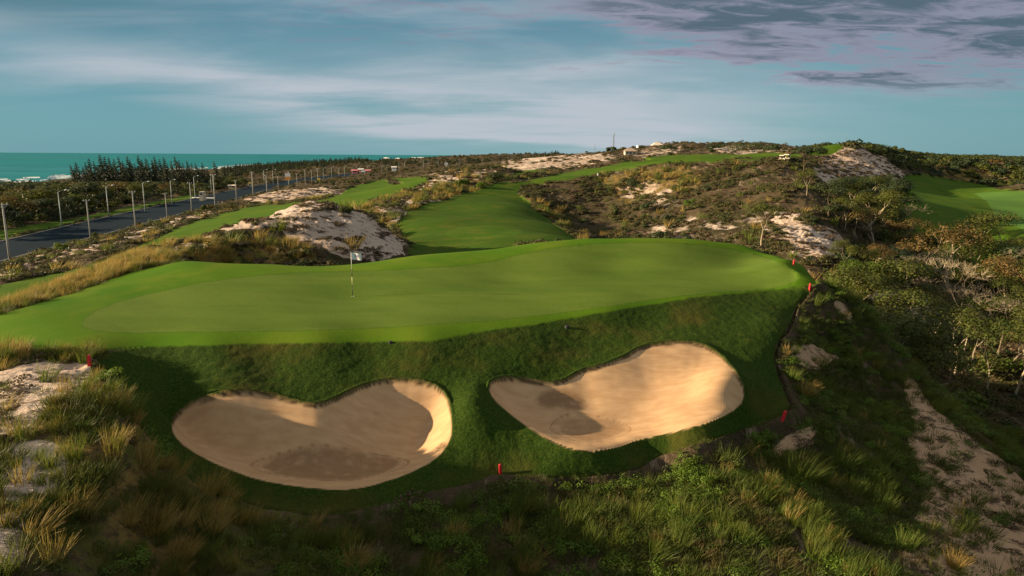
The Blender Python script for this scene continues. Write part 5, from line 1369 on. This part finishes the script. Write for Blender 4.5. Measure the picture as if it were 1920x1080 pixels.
# masts
def mast(px, pyb, pyt, D, w, label):
    x, y, z = [float(q) for q in at_depth(px, pyb, D)]; h = (pyb-pyt)*D/F
    e = emp('radio_mast', (x, y, z), 0, label, 'mast'); m = MB(); w_ = w*D/F/2
    for a, b in ((-1,-1),(1,-1),(0,1)): m.tube([(a*w_, b*w_, 0), (a*w_*0.5, b*w_*0.5, h)], [w_*0.22, w_*0.18], 4)
    n_ = 14
    for i in range(n_):
        f0 = 1-0.5*i/n_; f1 = 1-0.5*(i+1)/n_; z0 = h*i/n_; z1 = h*(i+1)/n_
        for (a, b), (c, d) in (((-1,-1),(1,-1)), ((1,-1),(0,1)), ((0,1),(-1,-1))):
            m.tube([(a*w_*f0, b*w_*f0, z0), (c*w_*f1, d*w_*f1, z1)], [w_*0.12]*2, 3)
    mk('lattice', m, M_STEELD, e)
    m = MB(); m.tube([(0,0,h*0.86),(0,0,h*0.95)], [w_*0.9, w_*0.9], 8); mk('antenna', m, M_GALV, e, True)
mast(1150, 279, 250, 420, 2.2, 'tall lattice mast on the skyline beside the clubhouse')
mast(1115, 286, 271, 520, 1.0, 'thin short mast on the skyline seaward of the tall one')
mast(1586, 270, 254, 240, 0.8, 'thin mast on top of the sandy hill')
# golf carts
def make_cart():
    e = emp('golf_cart', (0,0,0), 0, 'x', 'golf cart', 'golf carts parked side by side')
    m = MB()
    prof = [(-1.2,0.32),(1.2,0.32),(1.25,0.65),(0.75,0.92),(0.45,0.90),(0.40,0.50),(-0.15,0.50),(-0.20,0.80),(-1.1,0.85),(-1.22,0.60)]
    for s_ in (-0.58, 0.58):
        for a, b in prof: m.v.append(Vector((a, s_, b))); m.t.append(.5)
    n_ = len(prof); m.f.append(tuple(range(n_))[::-1] if False else tuple(range(n_))); m.f.append(tuple(range(n_, 2*n_))[::-1])
    for i in range(n_): m.f.append((i, i+n_, (i+1) % n_+n_, (i+1) % n_))
    mk('body', m, M_SEAT, e)
    m = MB(); m.box((-1.1,-0.62,1.82),(0.85,0.62,1.92)); m.box((-1.0,-0.55,1.92),(0.75,0.55,1.96)); mk('roof', m, M_WHITE, e)
    m = MB()
    for a, b in ((-0.95,0.85),(0.62,0.92)):
        for s_ in (-0.54, 0.54): m.tube([(a, s_, b), (a*0.97, s_, 1.83)], [0.025]*2, 5)
    mk('roof_frame', m, M_BLACK, e)
    m = MB(); m.box((-0.75,-0.5,0.80),(-0.20,0.5,0.95)); m.box((-0.90,-0.5,0.95),(-0.75,0.5,1.35)); mk('seat', m, M_SEAT, e)
    m = MB(); m.box((0.60,-0.5,0.95),(0.63,0.5,1.75)); mk('windscreen', m, M_GLASS, e)
    m = MB(); m.tube([(0.55,-0.25,0.85),(0.30,-0.25,1.12)], [0.02]*2, 5); mk('steering_column', m, M_BLACK, e)
    for a in (-0.80, 0.85):
        for s_ in (-0.52, 0.52):
            m = MB(); m.tube([(a, s_-0.09, 0.23), (a, s_+0.09, 0.23)], [0.23]*2, 16); wh = mk('wheel', m, M_RUB, e)
            m = MB(); m.tube([(a, s_-0.10, 0.23), (a, s_+0.10, 0.23)], [0.11]*2, 10); mk('hub', m, M_WHITE, wh)
    return e
c0 = make_cart()
x, y, z = on_ground(1467, 301, 100); s_ = 9.5*y/F/1.9
c0.location = (x, y, z); c0.rotation_euler = (0,0,-0.9); c0.scale = (s_,)*3; c0['label'] = 'white golf cart parked on the seaward side of its twin'
x, y, z = on_ground(1476, 299.5, 100); dup(c0, (x, y, z), -0.8, s_, 'white golf cart parked nearest the dark hilltop tree')
